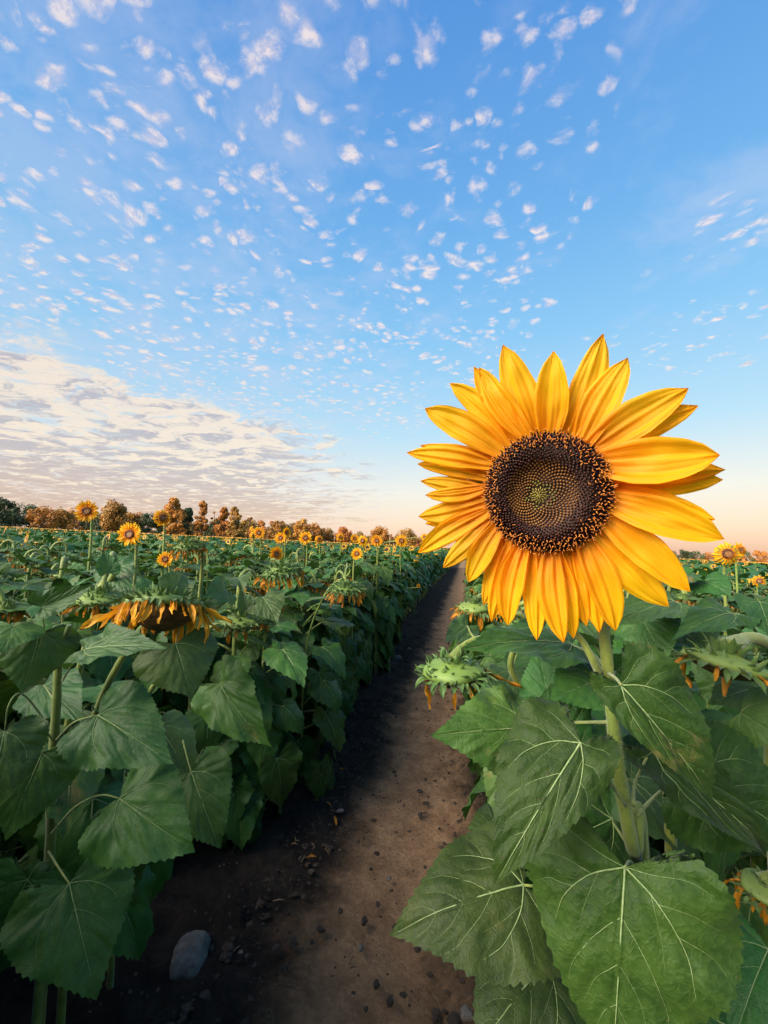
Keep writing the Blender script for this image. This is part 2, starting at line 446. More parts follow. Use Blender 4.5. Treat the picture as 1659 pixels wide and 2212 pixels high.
# an open flower, local +Z = the way the face looks
def open_head_meshes(seed, R0=.075, rd=.028, npet=26, wilt=0.0, cols=('petal',)):
    r = random.Random(seed); a = MB(); b = MB(); c = MB()
    for ring in range(2):
        for k in range(npet // 2 + 2):
            th = 2 * math.pi * (k + .5 * ring + r.uniform(-.25, .25)) / (npet // 2 + 2)
            o = Vector((math.cos(th), math.sin(th), 0)); e = r.uniform(-.1, .35) - wilt
            tm = MB(); petal_geo(tm, r.randrange(9999), r.uniform(.27, .36), r.uniform(-.2, .5) + wilt, .4, .012, r.uniform(-.3, .3), None, 0, 5, 8, 0, .03)
            T = frame(o * rd * .85 + Vector((0, 0, -.002 * ring)), o * math.cos(e) + Vector((0, 0, math.sin(e))), (0, 0, 1))
            L = (R0 - rd) * r.uniform(.85, 1.12)
            a.add([T @ (v * L) for v in tm.v], tm.f, 0, tm.uv)
    n = 24
    vs = [Vector((0, 0, rd * .22))]; fs = []
    for i, q in enumerate((.3, .55, .8, 1.0)):
        for j in range(n):
            th = 2 * math.pi * j / n
            vs.append(Vector((rd * q * math.cos(th), rd * q * math.sin(th), rd * (.22 if q < .6 else .34 if q < .9 else .1))))
    for j in range(n): fs.append((0, 1 + j, 1 + (j + 1) % n))
    for i in range(3):
        for j in range(n): fs.append((1 + i * n + j, 1 + (i + 1) * n + j, 1 + (i + 1) * n + (j + 1) % n, 1 + i * n + (j + 1) % n))
    b.add(vs, fs[:n * 2], 1); b.add(vs, fs[n * 2:], 0)
    for i in range(90):
        th = i * 2.39996; q = rd * (.6 + .4 * ((i * 7) % 90) / 90)
        p = Vector((q * math.cos(th), q * math.sin(th), rd * .25))
        b.tube([p, p + Vector((math.cos(th) * .0015, math.sin(th) * .0015, rd * .22))], [rd * .035, rd * .03], 4, 2)
    prof = [(.15, -.5), (.5, -.42), (1.0, -.2), (1.05, 0)]
    vs = []; fs = []
    for rr, z in prof:
        for j in range(n):
            th = 2 * math.pi * j / n; vs.append(Vector((rd * rr * math.cos(th), rd * rr * math.sin(th), rd * z)))
    for i in range(3):
        for j in range(n): fs.append((i * n + j, i * n + (j + 1) % n, (i + 1) * n + (j + 1) % n, (i + 1) * n + j))
    c.add(vs, fs, 1)
    for k in range(18):
        th = 2 * math.pi * k / 18; o = Vector((math.cos(th), math.sin(th), 0))
        bract_geo(c, frame(o * rd * .95 + Vector((0, 0, -rd * .2)), o + Vector((0, 0, .1)), (0, 0, -1)), rd * r.uniform(.8, 1.2), rd * .4, -.4, 0, k)
    return c.mesh('flower_head', [M['bract'], M['recept']]), b.mesh('seed_disc', [M['brown'], M['tan'], M['orange']]), a.mesh('petals', [M['petal']])

# ------------------------------------------------------------------ generic plants
# leaf variants are built in the plant's frame: origin at the node, +Y away from the stem, +Z up
def leaf_variant(seed, kind):
    r = random.Random(seed)
    if kind == 'top':   pit, pl, rise, bend = r.uniform(-.45, .12), r.uniform(.35, .55), r.uniform(.15, .35), r.uniform(.3, .9)
    elif kind == 'mid': pit, pl, rise, bend = r.uniform(-1.0, -.5), r.uniform(.5, .75), r.uniform(.15, .32), r.uniform(.4, 1.0)
    else:               pit, pl, rise, bend = r.uniform(-1.4, -.95), r.uniform(.55, .8), r.uniform(.05, .25), r.uniform(.1, .6)
    D = leaf_def(seed, r.uniform(.82, 1.02), bend, r.uniform(-.1, .35), r.uniform(.1, 1.1), r.uniform(.02, .05), .017, r.uniform(-.3, .3))
    T = Matrix.Translation((0, pl, rise)) @ Matrix.Rotation(pit, 4, 'X') @ Matrix.Rotation(r.uniform(-.35, .35), 4, 'Y')
    mb = MB()
    leaf_geo(mb, D, seed, 46, 15, 6, T, 3, 6, 1.15, .03)
    mb.tube([(0, 0, 0), (0, pl * .35, rise * .55), (0, pl * .75, rise * 1.02), (0, pl, rise)], [.032, .024, .018, .014], 5, 2)
    return mb.mesh('leaf', [M['leaf'], M['vein'], M['stem']])
LV = {k: [leaf_variant(100 * i + j, k) for j in range(7)] for i, k in enumerate(('top', 'mid', 'low'))}
SPENT = [spent_head_meshes(s, .058, 26, True, (.035, .065)) for s in (1, 2, 3, 4)]
OPEN = [open_head_meshes(s) for s in (11, 12, 13)]

def add_leaves(root, r, H, n, z0=.12, lean=(0, 0), big=1.0, toward=None, stem_r=.01):
    for k in range(n):
        u = (k + r.random() * .5) / n
        z = z0 + (H - z0) * u
        kind = 'top' if u > .74 else ('mid' if u > .42 else 'low')
        sz = big * (r.uniform(.18, .26) if u < .8 else r.uniform(.12, .19))
        th = k * 2.4 + r.uniform(-.4, .4)
        if toward is not None and r.random() < .55: th = toward + r.gauss(0, .7)
        o = bpy.data.objects.new('leaf', r.choice(LV[kind])); COL.objects.link(o); o.parent = root
        o.location = (lean[0] * u, lean[1] * u, z); o.rotation_euler = (r.uniform(-.2, .2), r.uniform(-.2, .2), th - math.pi / 2)
        o.scale = (sz, sz, sz)
def plant_proto(name, seed, kind, toward=None):
    r = random.Random(seed)
    H = r.uniform(1.22, 1.34)
    root = bpy.data.objects.new(name, None); COL.objects.link(root); root.location = (0, 0, -50)
    WM[root.name] = Matrix.Identity(4)
    lean = (r.uniform(-.05, .05), r.uniform(-.05, .05))
    top = Vector((lean[0], lean[1], H)); st = MB()
    if kind == 'spent':
        a = r.uniform(0, 6.28) if toward is None else toward + r.uniform(-.8, .8); o = Vector((math.cos(a), math.sin(a), 0))
        hp = top + o * .13 + Vector((0, 0, -.05)); tilt = r.uniform(-.1, .7)
        pts = [(0, 0, 0), (lean[0] * .5, lean[1] * .5, H * .5), top - Vector((0, 0, .08)), top + o * .03 + Vector((0, 0, .03)), top + o * .09 + Vector((0, 0, .025)), hp]
        st.tube(catmull([tuple(p) for p in pts], 22), [.016 - .007 * i / 22 for i in range(23)], 6, 0)
        bm, dm, pm = r.choice(SPENT)
        f = bpy.data.objects.new('flower_head', bm); COL.objects.link(f); f.parent = root
        f.matrix_basis = Matrix.Translation(hp) @ Matrix.Rotation(tilt, 4, o.cross(Vector((0, 0, 1))) * -1) @ Matrix.Rotation(r.uniform(0, 6), 4, 'Z')
        for nm, m_ in (('seed_disc', dm), ('petals', pm[0])):
            c = bpy.data.objects.new(nm, m_); COL.objects.link(c); c.parent = f
    elif kind == 'open':
        H += .1; top.z = H
        st.tube(catmull([(0, 0, 0), (lean[0] * .5, lean[1] * .5, H * .5), tuple(top - Vector((0, -.01, .05))), tuple(top + Vector((0, -.012, .0)))], 16), [.014 - .007 * i / 16 for i in range(17)], 6, 0)
        bm, dm, pm = r.choice(OPEN)
        f = bpy.data.objects.new('flower_head', bm); COL.objects.link(f); f.parent = root
        f.matrix_basis = frame(top + Vector((0, -.02, .0)), (0, .25, 1), (r.uniform(-.35, .35), -1, r.uniform(-.1, .35)))
        for nm, m_ in (('seed_disc', dm), ('petals', pm)):
            c = bpy.data.objects.new(nm, m_); COL.objects.link(c); c.parent = f
        H -= .12
    else:
        st.tube(catmull([(0, 0, 0), (lean[0] * .5, lean[1] * .5, H * .5), tuple(top)], 14), [.013 - .009 * i / 14 for i in range(15)], 6, 0)
    s = st.build('stem', [M['stem']], root)
    add_leaves(root, r, H - .02, 19 if toward is None else 26, .10, lean, 1.0, toward)
    if kind == 'leafy':
        for q in range(6):
            o = bpy.data.objects.new('leaf', r.choice(LV['top'])); COL.objects.link(o); o.parent = root
            o.location = tuple(top - Vector((0, 0, .02))); q_ = .13 - .012 * q; o.rotation_euler = (.25 + .12 * q, 0, q * 2.4 + r.random()); o.scale = (q_, q_, q_)
    return root
protos = {('spent', 0): [plant_proto('sunflower_plant', 20 + i, 'spent') for i in range(4)],
          ('leafy', 0): [plant_proto('sunflower_plant', 40 + i, 'leafy') for i in range(4)],
          ('open', 0): [plant_proto('sunflower_plant', 60 + i, 'open') for i in range(3)],
          ('spent', 1): [plant_proto('sunflower_plant', 80 + i, 'spent', 0.0) for i in range(3)],   # leaves crowd to the light over the path
          ('leafy', 1): [plant_proto('sunflower_plant', 90 + i, 'leafy', 0.0) for i in range(4)]}
def drop_protos():
    for l in protos.values():
        for o in l:
            for c in list(o.children):
                for g in list(c.children): bpy.data.objects.remove(g)
                bpy.data.objects.remove(c)
            bpy.data.objects.remove(o)

# ------------------------------------------------------------------ ground
def build_ground():
    xs = np.concatenate([-np.geomspace(900, 2.2, 40), np.linspace(-2.1, 1.0, 235), np.geomspace(1.3, 900, 40)])
    ys = np.concatenate([-np.geomspace(600, 1.0, 16), np.linspace(-.9, 4, 330), np.geomspace(4.03, 18, 130), np.geomspace(18.5, 1500, 60)])
    nx, ny = len(xs), len(ys); V = []; UV = []
    for y in ys:
        for x in xs:
            z = gz(x, y)
            cx = curve_x(y); l = x - cx
            if -4 < l < 3 and -1 < y < 30:
                p = max(0, 1 - abs(l + .38) / .42)                     # trodden middle
                rough = 1 - .8 * min(1, p * 1.8)
                z += -.03 * min(1, p * 2) + .05 * math.exp(-((l + 1.15) / .25) ** 2) + .05 * math.exp(-((l - .35) / .25) ** 2)
                z += rough * (.040 * mn.noise(Vector((x * 6, y * 6, 0))) + 0.034 * abs(mn.noise(Vector((x * 17, y * 17, 2)))) + .012 * mn.noise(Vector((x * 40, y * 40, 5))))
                z += .012 * mn.noise(Vector((x * 3, y * 2, 9))) + (.004 + .010 * rough) * mn.noise(Vector((x * 26, y * 30, 4)))
            V.append((x, y, z))
    idx = np.arange(nx * ny).reshape(ny, nx)
    fs = np.stack([idx[:-1, :-1], idx[:-1, 1:], idx[1:, 1:], idx[1:, :-1]], -1).reshape(-1, 4)
    me = bpy.data.meshes.new('ground'); me.from_pydata(V, [], fs.tolist())
    me.polygons.foreach_set('use_smooth', [True] * len(me.polygons))
    m, nt = new_mat('bare_soil'); h = N(nt)
    tc = h.add('ShaderNodeTexCoord'); vec = tc.outputs['Object']
    sx = h.add('ShaderNodeSeparateXYZ'); h.link(vec, sx.inputs[0])
    # lateral distance from the middle of the path
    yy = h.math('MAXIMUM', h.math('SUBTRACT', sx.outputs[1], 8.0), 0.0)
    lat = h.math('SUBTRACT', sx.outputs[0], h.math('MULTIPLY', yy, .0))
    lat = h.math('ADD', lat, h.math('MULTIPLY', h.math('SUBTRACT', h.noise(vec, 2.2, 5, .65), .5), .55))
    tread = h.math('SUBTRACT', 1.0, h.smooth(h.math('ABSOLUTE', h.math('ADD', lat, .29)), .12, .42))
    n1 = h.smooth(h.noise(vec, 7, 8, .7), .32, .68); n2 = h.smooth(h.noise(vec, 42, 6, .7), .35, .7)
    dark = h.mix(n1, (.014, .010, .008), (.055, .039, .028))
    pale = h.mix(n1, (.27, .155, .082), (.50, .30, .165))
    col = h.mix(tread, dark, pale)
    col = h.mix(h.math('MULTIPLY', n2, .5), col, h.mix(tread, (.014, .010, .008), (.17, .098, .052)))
    pb = h.add('ShaderNodeTexVoronoi'); pb.inputs['Scale'].default_value = 34; h.link(vec, pb.inputs['Vector'])
    spk = h.math('MULTIPLY', h.math('SUBTRACT', 1.0, h.smooth(pb.outputs['Distance'], .12, .24)), h.smooth(h.noise(vec, 5, 2, .5), .55, .6))
    col = h.mix(h.math('MULTIPLY', spk, .5), col, (.22, .17, .13))
    far = h.smooth(h.vmath('LENGTH', vec, out=1), 60, 90)
    grass = h.mix(h.smooth(h.noise(vec, .05, 4, .6), .4, .6), (.07, .13, .035), (.16, .16, .04))
    col = h.mix(far, col, grass)
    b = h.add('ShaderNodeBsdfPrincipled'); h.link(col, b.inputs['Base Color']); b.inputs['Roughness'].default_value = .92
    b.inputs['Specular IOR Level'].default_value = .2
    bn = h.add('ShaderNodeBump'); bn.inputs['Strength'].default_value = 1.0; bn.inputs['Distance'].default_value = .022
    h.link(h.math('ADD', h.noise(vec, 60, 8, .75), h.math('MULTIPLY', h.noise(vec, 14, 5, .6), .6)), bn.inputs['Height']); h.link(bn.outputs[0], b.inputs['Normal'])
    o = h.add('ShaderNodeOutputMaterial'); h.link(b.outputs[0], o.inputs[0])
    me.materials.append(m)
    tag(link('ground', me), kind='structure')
build_ground()

def lump(mb, c, s, seed, mat=0, sub=1):
    base = [Vector(v) for v in [(0, 0, 1), (0, 0, -1)]]
    nu, nv = (10, 6) if sub else (6, 4)
    vs = []
    for j in range(nv + 1):
        ph = math.pi * j / nv
        for i in range(nu):
            th = 2 * math.pi * i / nu
            d = Vector((math.sin(ph) * math.cos(th), math.sin(ph) * math.sin(th), math.cos(ph)))
            k = 1 + .35 * mn.noise(d * 1.3 + Vector((seed, 0, 0))) + (.12 if sub else .6) * mn.noise(d * 4 + Vector((0, seed, 0)))
            vs.append(Vector((c[0] + d.x * s[0] * k, c[1] + d.y * s[1] * k, c[2] + d.z * s[2] * k)))
    fs = [(j * nu + i, (j + 1) * nu + i, (j + 1) * nu + (i + 1) % nu, j * nu + (i + 1) % nu) for j in range(nv) for i in range(nu)]
    mb.add(vs, fs, mat)
def stone(px, py, s, label, rz=0, seed=1, group=None, mat='stone', name='stone'):
    g = ground_hit(px, py)
    mb = MB(); nu, nv = 36, 22; vs = []
    for j in range(nv + 1):
        ph = math.pi * j / nv
        for i in range(nu):
            th = 2 * math.pi * i / nu
            d = Vector((math.sin(ph) * math.cos(th), math.sin(ph) * math.sin(th), math.cos(ph)))
            k = 1 + .22 * mn.noise(d * 1.2 + Vector((seed, 0, 0))) + .07 * mn.noise(d * 3.5 + Vector((0, seed, 0))) + .03 * mn.noise(d * 9)
            vs.append(Vector((d.x * s[0] * k, d.y * s[1] * k, d.z * s[2] * k)))
    mb.add(vs, [(j * nu + i, (j + 1) * nu + i, (j + 1) * nu + (i + 1) % nu, j * nu + (i + 1) % nu) for j in range(nv) for i in range(nu)], 0)
    o = mb.build(name, [M[mat]])
    o.location = (g.x, g.y, g.z + s[2] * .45); o.rotation_euler = (0, 0, rz)
    return tag(o, label, 'stone', group)
stone(410, 2082, (.060, .088, .05), 'large pale oval stone lying in the dark soil at lower left', .1, 3)
stone(860, 1425, (.055, .05, .04), 'brown rounded stone halfway up the path at its left edge', .4, 5)
stone(884, 1403, (.03, .028, .02), 'small grey stone just behind the brown rounded stone on the path', 0, 6)
stone(748, 1572, (.018, .016, .012), 'whitish pebble on the left side of the path below the leaves', 0, 7, name='pebble')
stone(735, 1753, (.022, .012, .01), 'pale flat pebble on the left half of the path near the fallen petals', .3, 8, name='pebble')
stone(1007, 2196, (.022, .02, .016), 'rosy pebble at the bottom of the path beside the lowest leaf', 0, 9, name='pebble')
stone(1000, 1500, (.03, .022, .016), 'dark stone under the nodding green head on the right of the path', .5, 10, mat='clod')
for k, (a, b) in enumerate([(792, 1520), (822, 1547), (690, 1610), (810, 1585), (700, 1700), (640, 1860), (520, 2060), (470, 2150), (905, 1760), (560, 1955), (840, 1900), (780, 2050)]):
    stone(a, b, (.010 + .003 * (k % 3), .009, .006), 'small grey pebble scattered on the brown soil of the path', k, 20 + k, 'pebbles on the path', name='pebble')
# crumbled soil along the edges of the path
cl = MB(); r = random.Random(5)
for k in range(8000):
    y = .25 + r.random() ** 1.8 * 11; side = r.random()
    l = r.gauss(-.92, .14) if side < .6 else (r.gauss(.12, .16) if side < .9 else r.uniform(-.9, .1))
    x = l + curve_x(y); s = abs(r.gauss(0, .0052)) + .0020
    lump(cl, (x, y, gz(x, y) + .002 + s * .3 + (.0 if l > -.8 else .01)), (s * r.uniform(.8, 1.6), s * r.uniform(.8, 1.5), s * .65), r.random() * 90, 0, 0)
cl_o = cl.build('soil_clods', [M['clod']]); cl_o.data.polygons.foreach_set('use_smooth', [False] * len(cl_o.data.polygons))
tag(cl_o, 'crumbled clods of dark soil along both edges of the dirt path', 'soil', kind='stuff')
db = MB()
for k in range(900):
    y = .3 + r.random() ** 1.6 * 8; l = r.choice((r.gauss(-.85, .18), r.gauss(.05, .15), r.uniform(-1, .15))); x = l + curve_x(y)
    a = r.uniform(0, 6.28); L = r.uniform(.006, .03); d = Vector((math.cos(a), math.sin(a), 0)); q = Vector((-d.y, d.x, .3)) * r.uniform(.0006, .002)
    c = Vector((x, y, gz(x, y) + .008 + .012 * r.random())); m_ = c + Vector((0, 0, .004))
    db.add([c - d * L - q, c - d * L + q, m_ + q, m_ - q, c + d * L + q * .4, c + d * L - q * .4], [(0, 1, 2, 3), (3, 2, 4, 5)], 0 if r.random() < .7 else 1)
tag(db.build('plant_litter', [M['straw'], M['clod']]), 'bits of straw and dry leaf crumbs strewn on the soil', 'litter', kind='stuff')
# fallen petals
for k, (a, b) in enumerate([(723, 1663), (706, 1690), (750, 1590), (658, 1682), (722, 1768), (705, 1738), (662, 1860), (600, 1885), (580, 1902), (838, 1515), (678, 1728), (628, 1832), (742, 1668)]):
    g = ground_hit(a, b); mb = MB()
    petal_geo(mb, 300 + k, .3, r.uniform(.3, 1.2), .8, .03, r.uniform(-1, 1), None, 0, 5, 8, .5, .1)
    L = r.uniform(.03, .05); mb.v = [v * L for v in mb.v]
    o = mb.build('fallen_petal', [M['wilt']]); o.location = (g.x, g.y, g.z + .012); o.rotation_euler = (r.uniform(-.2, .2), r.uniform(-.3, .3), r.uniform(0, 6))
    tag(o, 'withered orange petal lying on the soil of the path', 'petal', 'fallen petals on the path')

# ------------------------------------------------------------------ hand set plants
def hero_leaf(root, A, B, wpx, nrm=None, roll=0.0, bend=.6, fold=.12, droop=.4, seed=0, pet=None, label=None, wav=.03, twist=0.0, rings=14, m='leaf', sd=(1, 1)):
    """A, B = (px, py, depth) of the petiole end and of the tip; wpx = full width in px at that depth"""
    a = P(*A); b = P(*B)
    D0 = leaf_def(seed, 1.0, bend, fold, droop, wav, .016, twist)
    dm = (A[2] + B[2]) / 2
    Lc = (b - a).length
    tip = D0(0, 1.03); W = (wpx / F * dm) / (Lc / tip.length * .95)
    D1 = leaf_def(seed, W, bend, fold, droop, wav, .014, twist, sd)
    if nrm is None: n = (EYEP - (a + b) / 2).normalized()
    else: n = Vector(nrm)
    Mx = chord_matrix(D1(0, 1.03), a, b, n, roll)
    mb = MB(); leaf_geo(mb, D1, seed, 140, 34, rings, None, 5, 9, .74, .017)
    o = mb.build('leaf', [M[m], M['vein']], root, Mx)
    if label: o['label'] = label
    if pet:
        pts = [P(*q) if len(q) == 3 else q for q in pet] + [a - n * .0 ]
        pts = [Vector(q) for q in pts]
        c = catmull([tuple(q) for q in pts], 14)
        pm = MB(); s = max(.0013, Lc * .0080)
        pm.tube([Mx.inverted() @ q for q in c], [(s * 1.5 - s * .6 * i / 14) / Mx.to_scale()[0] for i in range(15)], 8, 0)
        p = bpy.data.objects.new('petiole', pm.mesh('petiole', [M['stem']])); COL.objects.link(p); p.parent = o
    return o
def cam_up(v): return camM.to_3x3() @ Vector(v)
TOC = (0, 0, 1)   # towards the viewer in the camera's frame

def stem_to_ground(pts, label, base_off=(0, 0)):
    w = [P(*p) for p in pts]; last = w[-1]
    g = Vector((last.x + base_off[0], last.y + base_off[1], gz(last.x, last.y)))
    root = empty('sunflower_plant', g, label, 'plant')
    return root, w + [g]
def stem_mesh(root, w, r0, r1, hairs=0, name='stem', n=12):
    c = catmull([tuple(q) for q in w], 40); mb = MB()
    rad = [(r0 + (r1 - r0) * min(1, i / 24)) * (1 + .05 * math.sin(i * 1.7)) for i in range(41)]
    mb.tube(c, rad, n, 0)
    if hairs:
        rr = random.Random(3)
        for k in range(hairs):
            t = rr.random() ** 1.3 * .62; i = min(int(t * 40), 39)
            p = c[i].lerp(c[i + 1], t * 40 - i); T = (c[i + 1] - c[i]).normalized()
            d = Vector((rr.gauss(0, 1), rr.gauss(0, 1), rr.gauss(0, 1))); d = (d - T * d.dot(T)).normalized()
            s = p + d * rad[i] * .97; e = s + d * rr.uniform(.0014, .0034) + T * rr.uniform(-.001, .001); q = T.cross(d) * .00010
            mb.add([s - q, s + q, e], [(0, 1, 2)], 1)
    mb.v = [WM[root.name].inverted() @ Vector(v) for v in mb.v]
    return mb.build(name, [M['stem'], M['hair']], root)

# ---- the big flower
HD = .42
C0 = P(1180, 1064, HD)
hn = (EYEP + cam_up((-.02, .02, 0)) - C0).normalized()
def on_head(z3x, z3y):
    px, py = 877.8 + z3x * .43, 713.2 + z3y * .43
    a = P(px, py, 1.0) - EYEP; t = (C0 - EYEP).dot(hn) / a.dot(hn); return EYEP + a * t
hero_root, w = stem_to_ground([(1215, 1180, HD + .045), (1290, 1310, HD + .045), (1308, 1400, HD + .02), (1322, 1540, HD + .005), (1340, 1690, HD), (1370, 1850, HD), (1395, 1960, HD + .01)],
                              'tall sunflower with the large fully open yellow flower in the right foreground', (.03, .02))
w[0] = C0 - hn * .03
stem_mesh(hero_root, w, .0050, .0066, 9000, n=16)
# seed head
fh = MB(); Rd = (on_head(1018, 815) - on_head(382, 815)).length / 2
hz = hn; hy = (cam_up((0, 1, 0)) - hz * cam_up((0, 1, 0)).dot(hz)).normalized()
HM = frame(C0, hy, hz)
prof = [(.12, -.42), (.45, -.36), (.95, -.2), (1.03, -.06), (1.0, 0)]
vs = []; fs = []; n = 40
for rr, z in prof:
    for j in range(n):
        th = 2 * math.pi * j / n; vs.append(Vector((Rd * rr * math.cos(th), Rd * rr * math.sin(th), Rd * z)))
for i in range(4):
    for j in range(n): fs.append((i * n + j, i * n + (j + 1) % n, (i + 1) * n + (j + 1) % n, (i + 1) * n + j))
fh.add(vs, fs, 1)
r = random.Random(12)
for ring in range(2):
    for k in range(24):
        th = 2 * math.pi * (k + .5 * ring + r.uniform(-.2, .2)) / 24; o = Vector((math.cos(th), math.sin(th), 0))
        bract_geo(fh, frame(o * Rd * .98 + Vector((0, 0, -Rd * (.16 + .08 * ring))), o + Vector((0, 0, r.uniform(-.1, .15))), (0, 0, -1)), Rd * r.uniform(.45, .72), Rd * .26, r.uniform(-.5, .3), 0, k + 50 * ring)
o_ = Vector((.28, .96, 0)).normalized()
bract_geo(fh, frame(o_ * Rd * .95 + Vector((0, 0, -Rd * .25)), o_, (0, 0, -1)), Rd * 1.05, Rd * .12, .5, 0, 77)
head = fh.build('flower_head', [M['bract'], M['recept']], hero_root, HM)
# disc with its spiral of florets
dd = MB(); vs = [Vector((0, 0, -.001))]; fs = []; n = 48
def dome(q): return Rd * (.10 - .16 * max(0, .62 - q) ** 1.0 + .10 * math.sin(min(1, max(0, (q - .45) / .5)) * math.pi) - .12 * max(0, q - .8) * 2)
off = Vector((-.13 * Rd, -.06 * Rd, 0))
def dp(q, th): return Vector((Rd * q * math.cos(th), Rd * q * math.sin(th), 0)) + off * (1 - q) ** 1.0
for i in range(1, 13):
    q = i / 12
    for j in range(n):
        v = dp(q, 2 * math.pi * j / n); v.z = dome(q) - .0015; vs.append(v)
vs[0] = dp(0, 0) + Vector((0, 0, dome(0) - .0015))
for j in range(n): fs.append((0, 1 + j, 1 + (j + 1) % n))
for i in range(11):
    for j in range(n): fs.append((1 + i * n + j, 1 + (i + 1) * n + j, 1 + (i + 1) * n + (j + 1) % n, 1 + i * n + (j + 1) % n))
dd.add(vs, fs, 0)
disc = dd.build('seed_disc', [M['brown']], head, HM)
fl = MB(); NF = 1350
for i in range(NF):
    q = math.sqrt((i + .5) / NF); th = i * 2.399963; p = dp(q, th); p.z = dome(q); o = Vector((math.cos(th), math.sin(th), 0))
    s = Rd * .0275
    if q < .17:
        fl.tube([p - Vector((0, 0, .001)), p + Vector((0, 0, s * 1.3)) - o * s * .9, p + Vector((0, 0, s * 1.8)) - o * s * 2.0], [s * .50, s * .45, s * .1], 5, 1)
    elif q < .56:
        fl.tube([p - Vector((0, 0, .001)), p + Vector((0, 0, s * .8)), p + Vector((0, 0, s * 1.25))], [s * .72, s * .66, s * .12], 6, 0 if (q > .25 or r.random() < .5) else 1)
        if q > .5: fl.tube([p + Vector((0, 0, s * 1.0)), p + Vector((0, 0, s * 1.5))], [s * .3, s * .2], 4, 2)
    else:
        hgt = s * (2.2 + 1.6 * min(1, (q - .6) / .2)) * r.uniform(.8, 1.2); lean = o * s * (-.9 + 2.6 * max(0, q - .75) * 4) + Vector((r.gauss(0, 1), r.gauss(0, 1), 0)) * s * .5
        fl.tube([p - Vector((0, 0, .001)), p + lean * .5 + Vector((0, 0, hgt * .8))], [s * .62, s * .5], 5, 2)
        if q > .70 and r.random() < .12 + 1.1 * max(0, min(1, (q - .74) * 8)):
            a = p + lean * .5 + Vector((0, 0, hgt * .8)); tt_ = lean.normalized() if lean.length > 0 else o
            side = Vector((r.gauss(0, 1), r.gauss(0, 1), 0)).normalized()
            b = a + Vector((0, 0, s * 1.3)) + lean * .4
            for sg in ((-1, 1) if r.random() < .45 else (1,)):
                c = b + (side * sg * .8 + o * .5) * s * r.uniform(.7, 1.1) + Vector((0, 0, s * r.uniform(.1, .6))); d = c + (side * sg * .5 + o * .1) * s * r.uniform(.1, .8) - Vector((0, 0, s * r.uniform(.2, .9)))
                fl.tube([a, b, c, d], [s * .26, s * .26, s * .24, s * .14], 4, 3)
flo = bpy.data.objects.new('florets', fl.mesh('florets', [M['tan'], M['lime'], M['maroon'], M['orange']])); COL.objects.link(flo); flo.parent = head
# petals: base, tip, width (all in the flower's own plane), layer
PET = [((800, 560), (988, 22), 170, 0, 0), ((875, 580), (1108, 150), 165, 1, 0), ((915, 610), (1408, 300), 175, 1, 0), ((940, 630), (1463, 382), 150, -1, 0),
       ((955, 670), (1550, 636), 225, 1, 0), ((985, 740), (1608, 702), 150, 0, 0), ((985, 775), (1602, 750), 150, -1, 0), ((1000, 800), (1552, 952), 170, -1, 0),
       ((1000, 850), (1582, 1045), 185, 1, 0), ((985, 930), (1415, 1305), 165, 1, 0), ((940, 1000), (1318, 1392), 175, 0, 0), ((880, 1045), (1050, 1508), 160, 1, 0),
       ((850, 1060), (970, 1524), 125, 0, 0), ((800, 1075), (905, 1490), 115, -1, 0), ((735, 1090), (840, 1545), 120, 0, 0), ((735, 1090), (790, 1552), 145, 1, 0),
       ((655, 1095), (658, 1550), 130, 0, 0), ((590, 1080), (515, 1474), 145, 1, 0), ((535, 1050), (428, 1466), 120, 0, 0), ((490, 1020), (385, 1384), 130, -1, 0),
       ((460, 990), (313, 1264), 135, 1, 0), ((430, 945), (193, 1190), 125, 0, 0), ((405, 910), (64, 1116), 130, 1, 0), ((400, 880), (84, 975), 120, -1, 0),
       ((395, 855), (68, 935), 135, 0, 0), ((395, 810), (70, 757), 95, -1, 0), ((395, 790), (110, 830), 90, 1, 0), ((400, 740), (56, 672), 105, 0, 0), ((420, 680), (20, 622), 115, 1, 0),
       ((435, 650), (66, 578), 80, -1, 0), ((470, 605), (104, 400), 165, 1, 0), ((530, 575), (222, 272), 140, 0, 0), ((590, 560), (342, 185), 120, -1, 0),
       ((620, 550), (370, 192), 130, 1, 0), ((655, 545), (490, 88), 170, 0, 0), ((715, 545), (740, 128), 165, 1, 1), ((760, 560), (600, 300), 120, -2, 0),
       ((560, 1070), (470, 1440), 110, -1, 0), ((700, 1090), (715, 1480), 120, -2, 0), ((1000, 890), (1400, 1190), 130, -2, 0)]
for k, (b, t, wz, lay, tw) in enumerate(PET):
    A = on_head(*b); B = on_head(*t); Lc = (B - A).length
    dirn = (B - A).normalized()
    A = A - dirn * .004
    A = A + hn * (-.004 + .0022 * lay + r.uniform(-.0006, .0006)); B = B + hn * (r.uniform(-.004, .010) + .004 * lay)
    Wr = (wz * .43 / F * HD) / (B - A).length * r.uniform(.93, 1.02)
    mb = MB(); bend = r.uniform(.15, .45)
    tip = petal_geo(mb, 500 + k, Wr, bend, r.uniform(.15, .5) * (1 if lay > 0 else -.4), .016, r.uniform(-.12, .12) + tw * .5, None, 0, 22, 26, .35 * tw, .03, 1.1)
    mb2 = mb
    Mx = chord_matrix(tip, A, B, hn, r.uniform(-.18, .18))
    mb2.build('petal', [M['petal']], head, Mx)

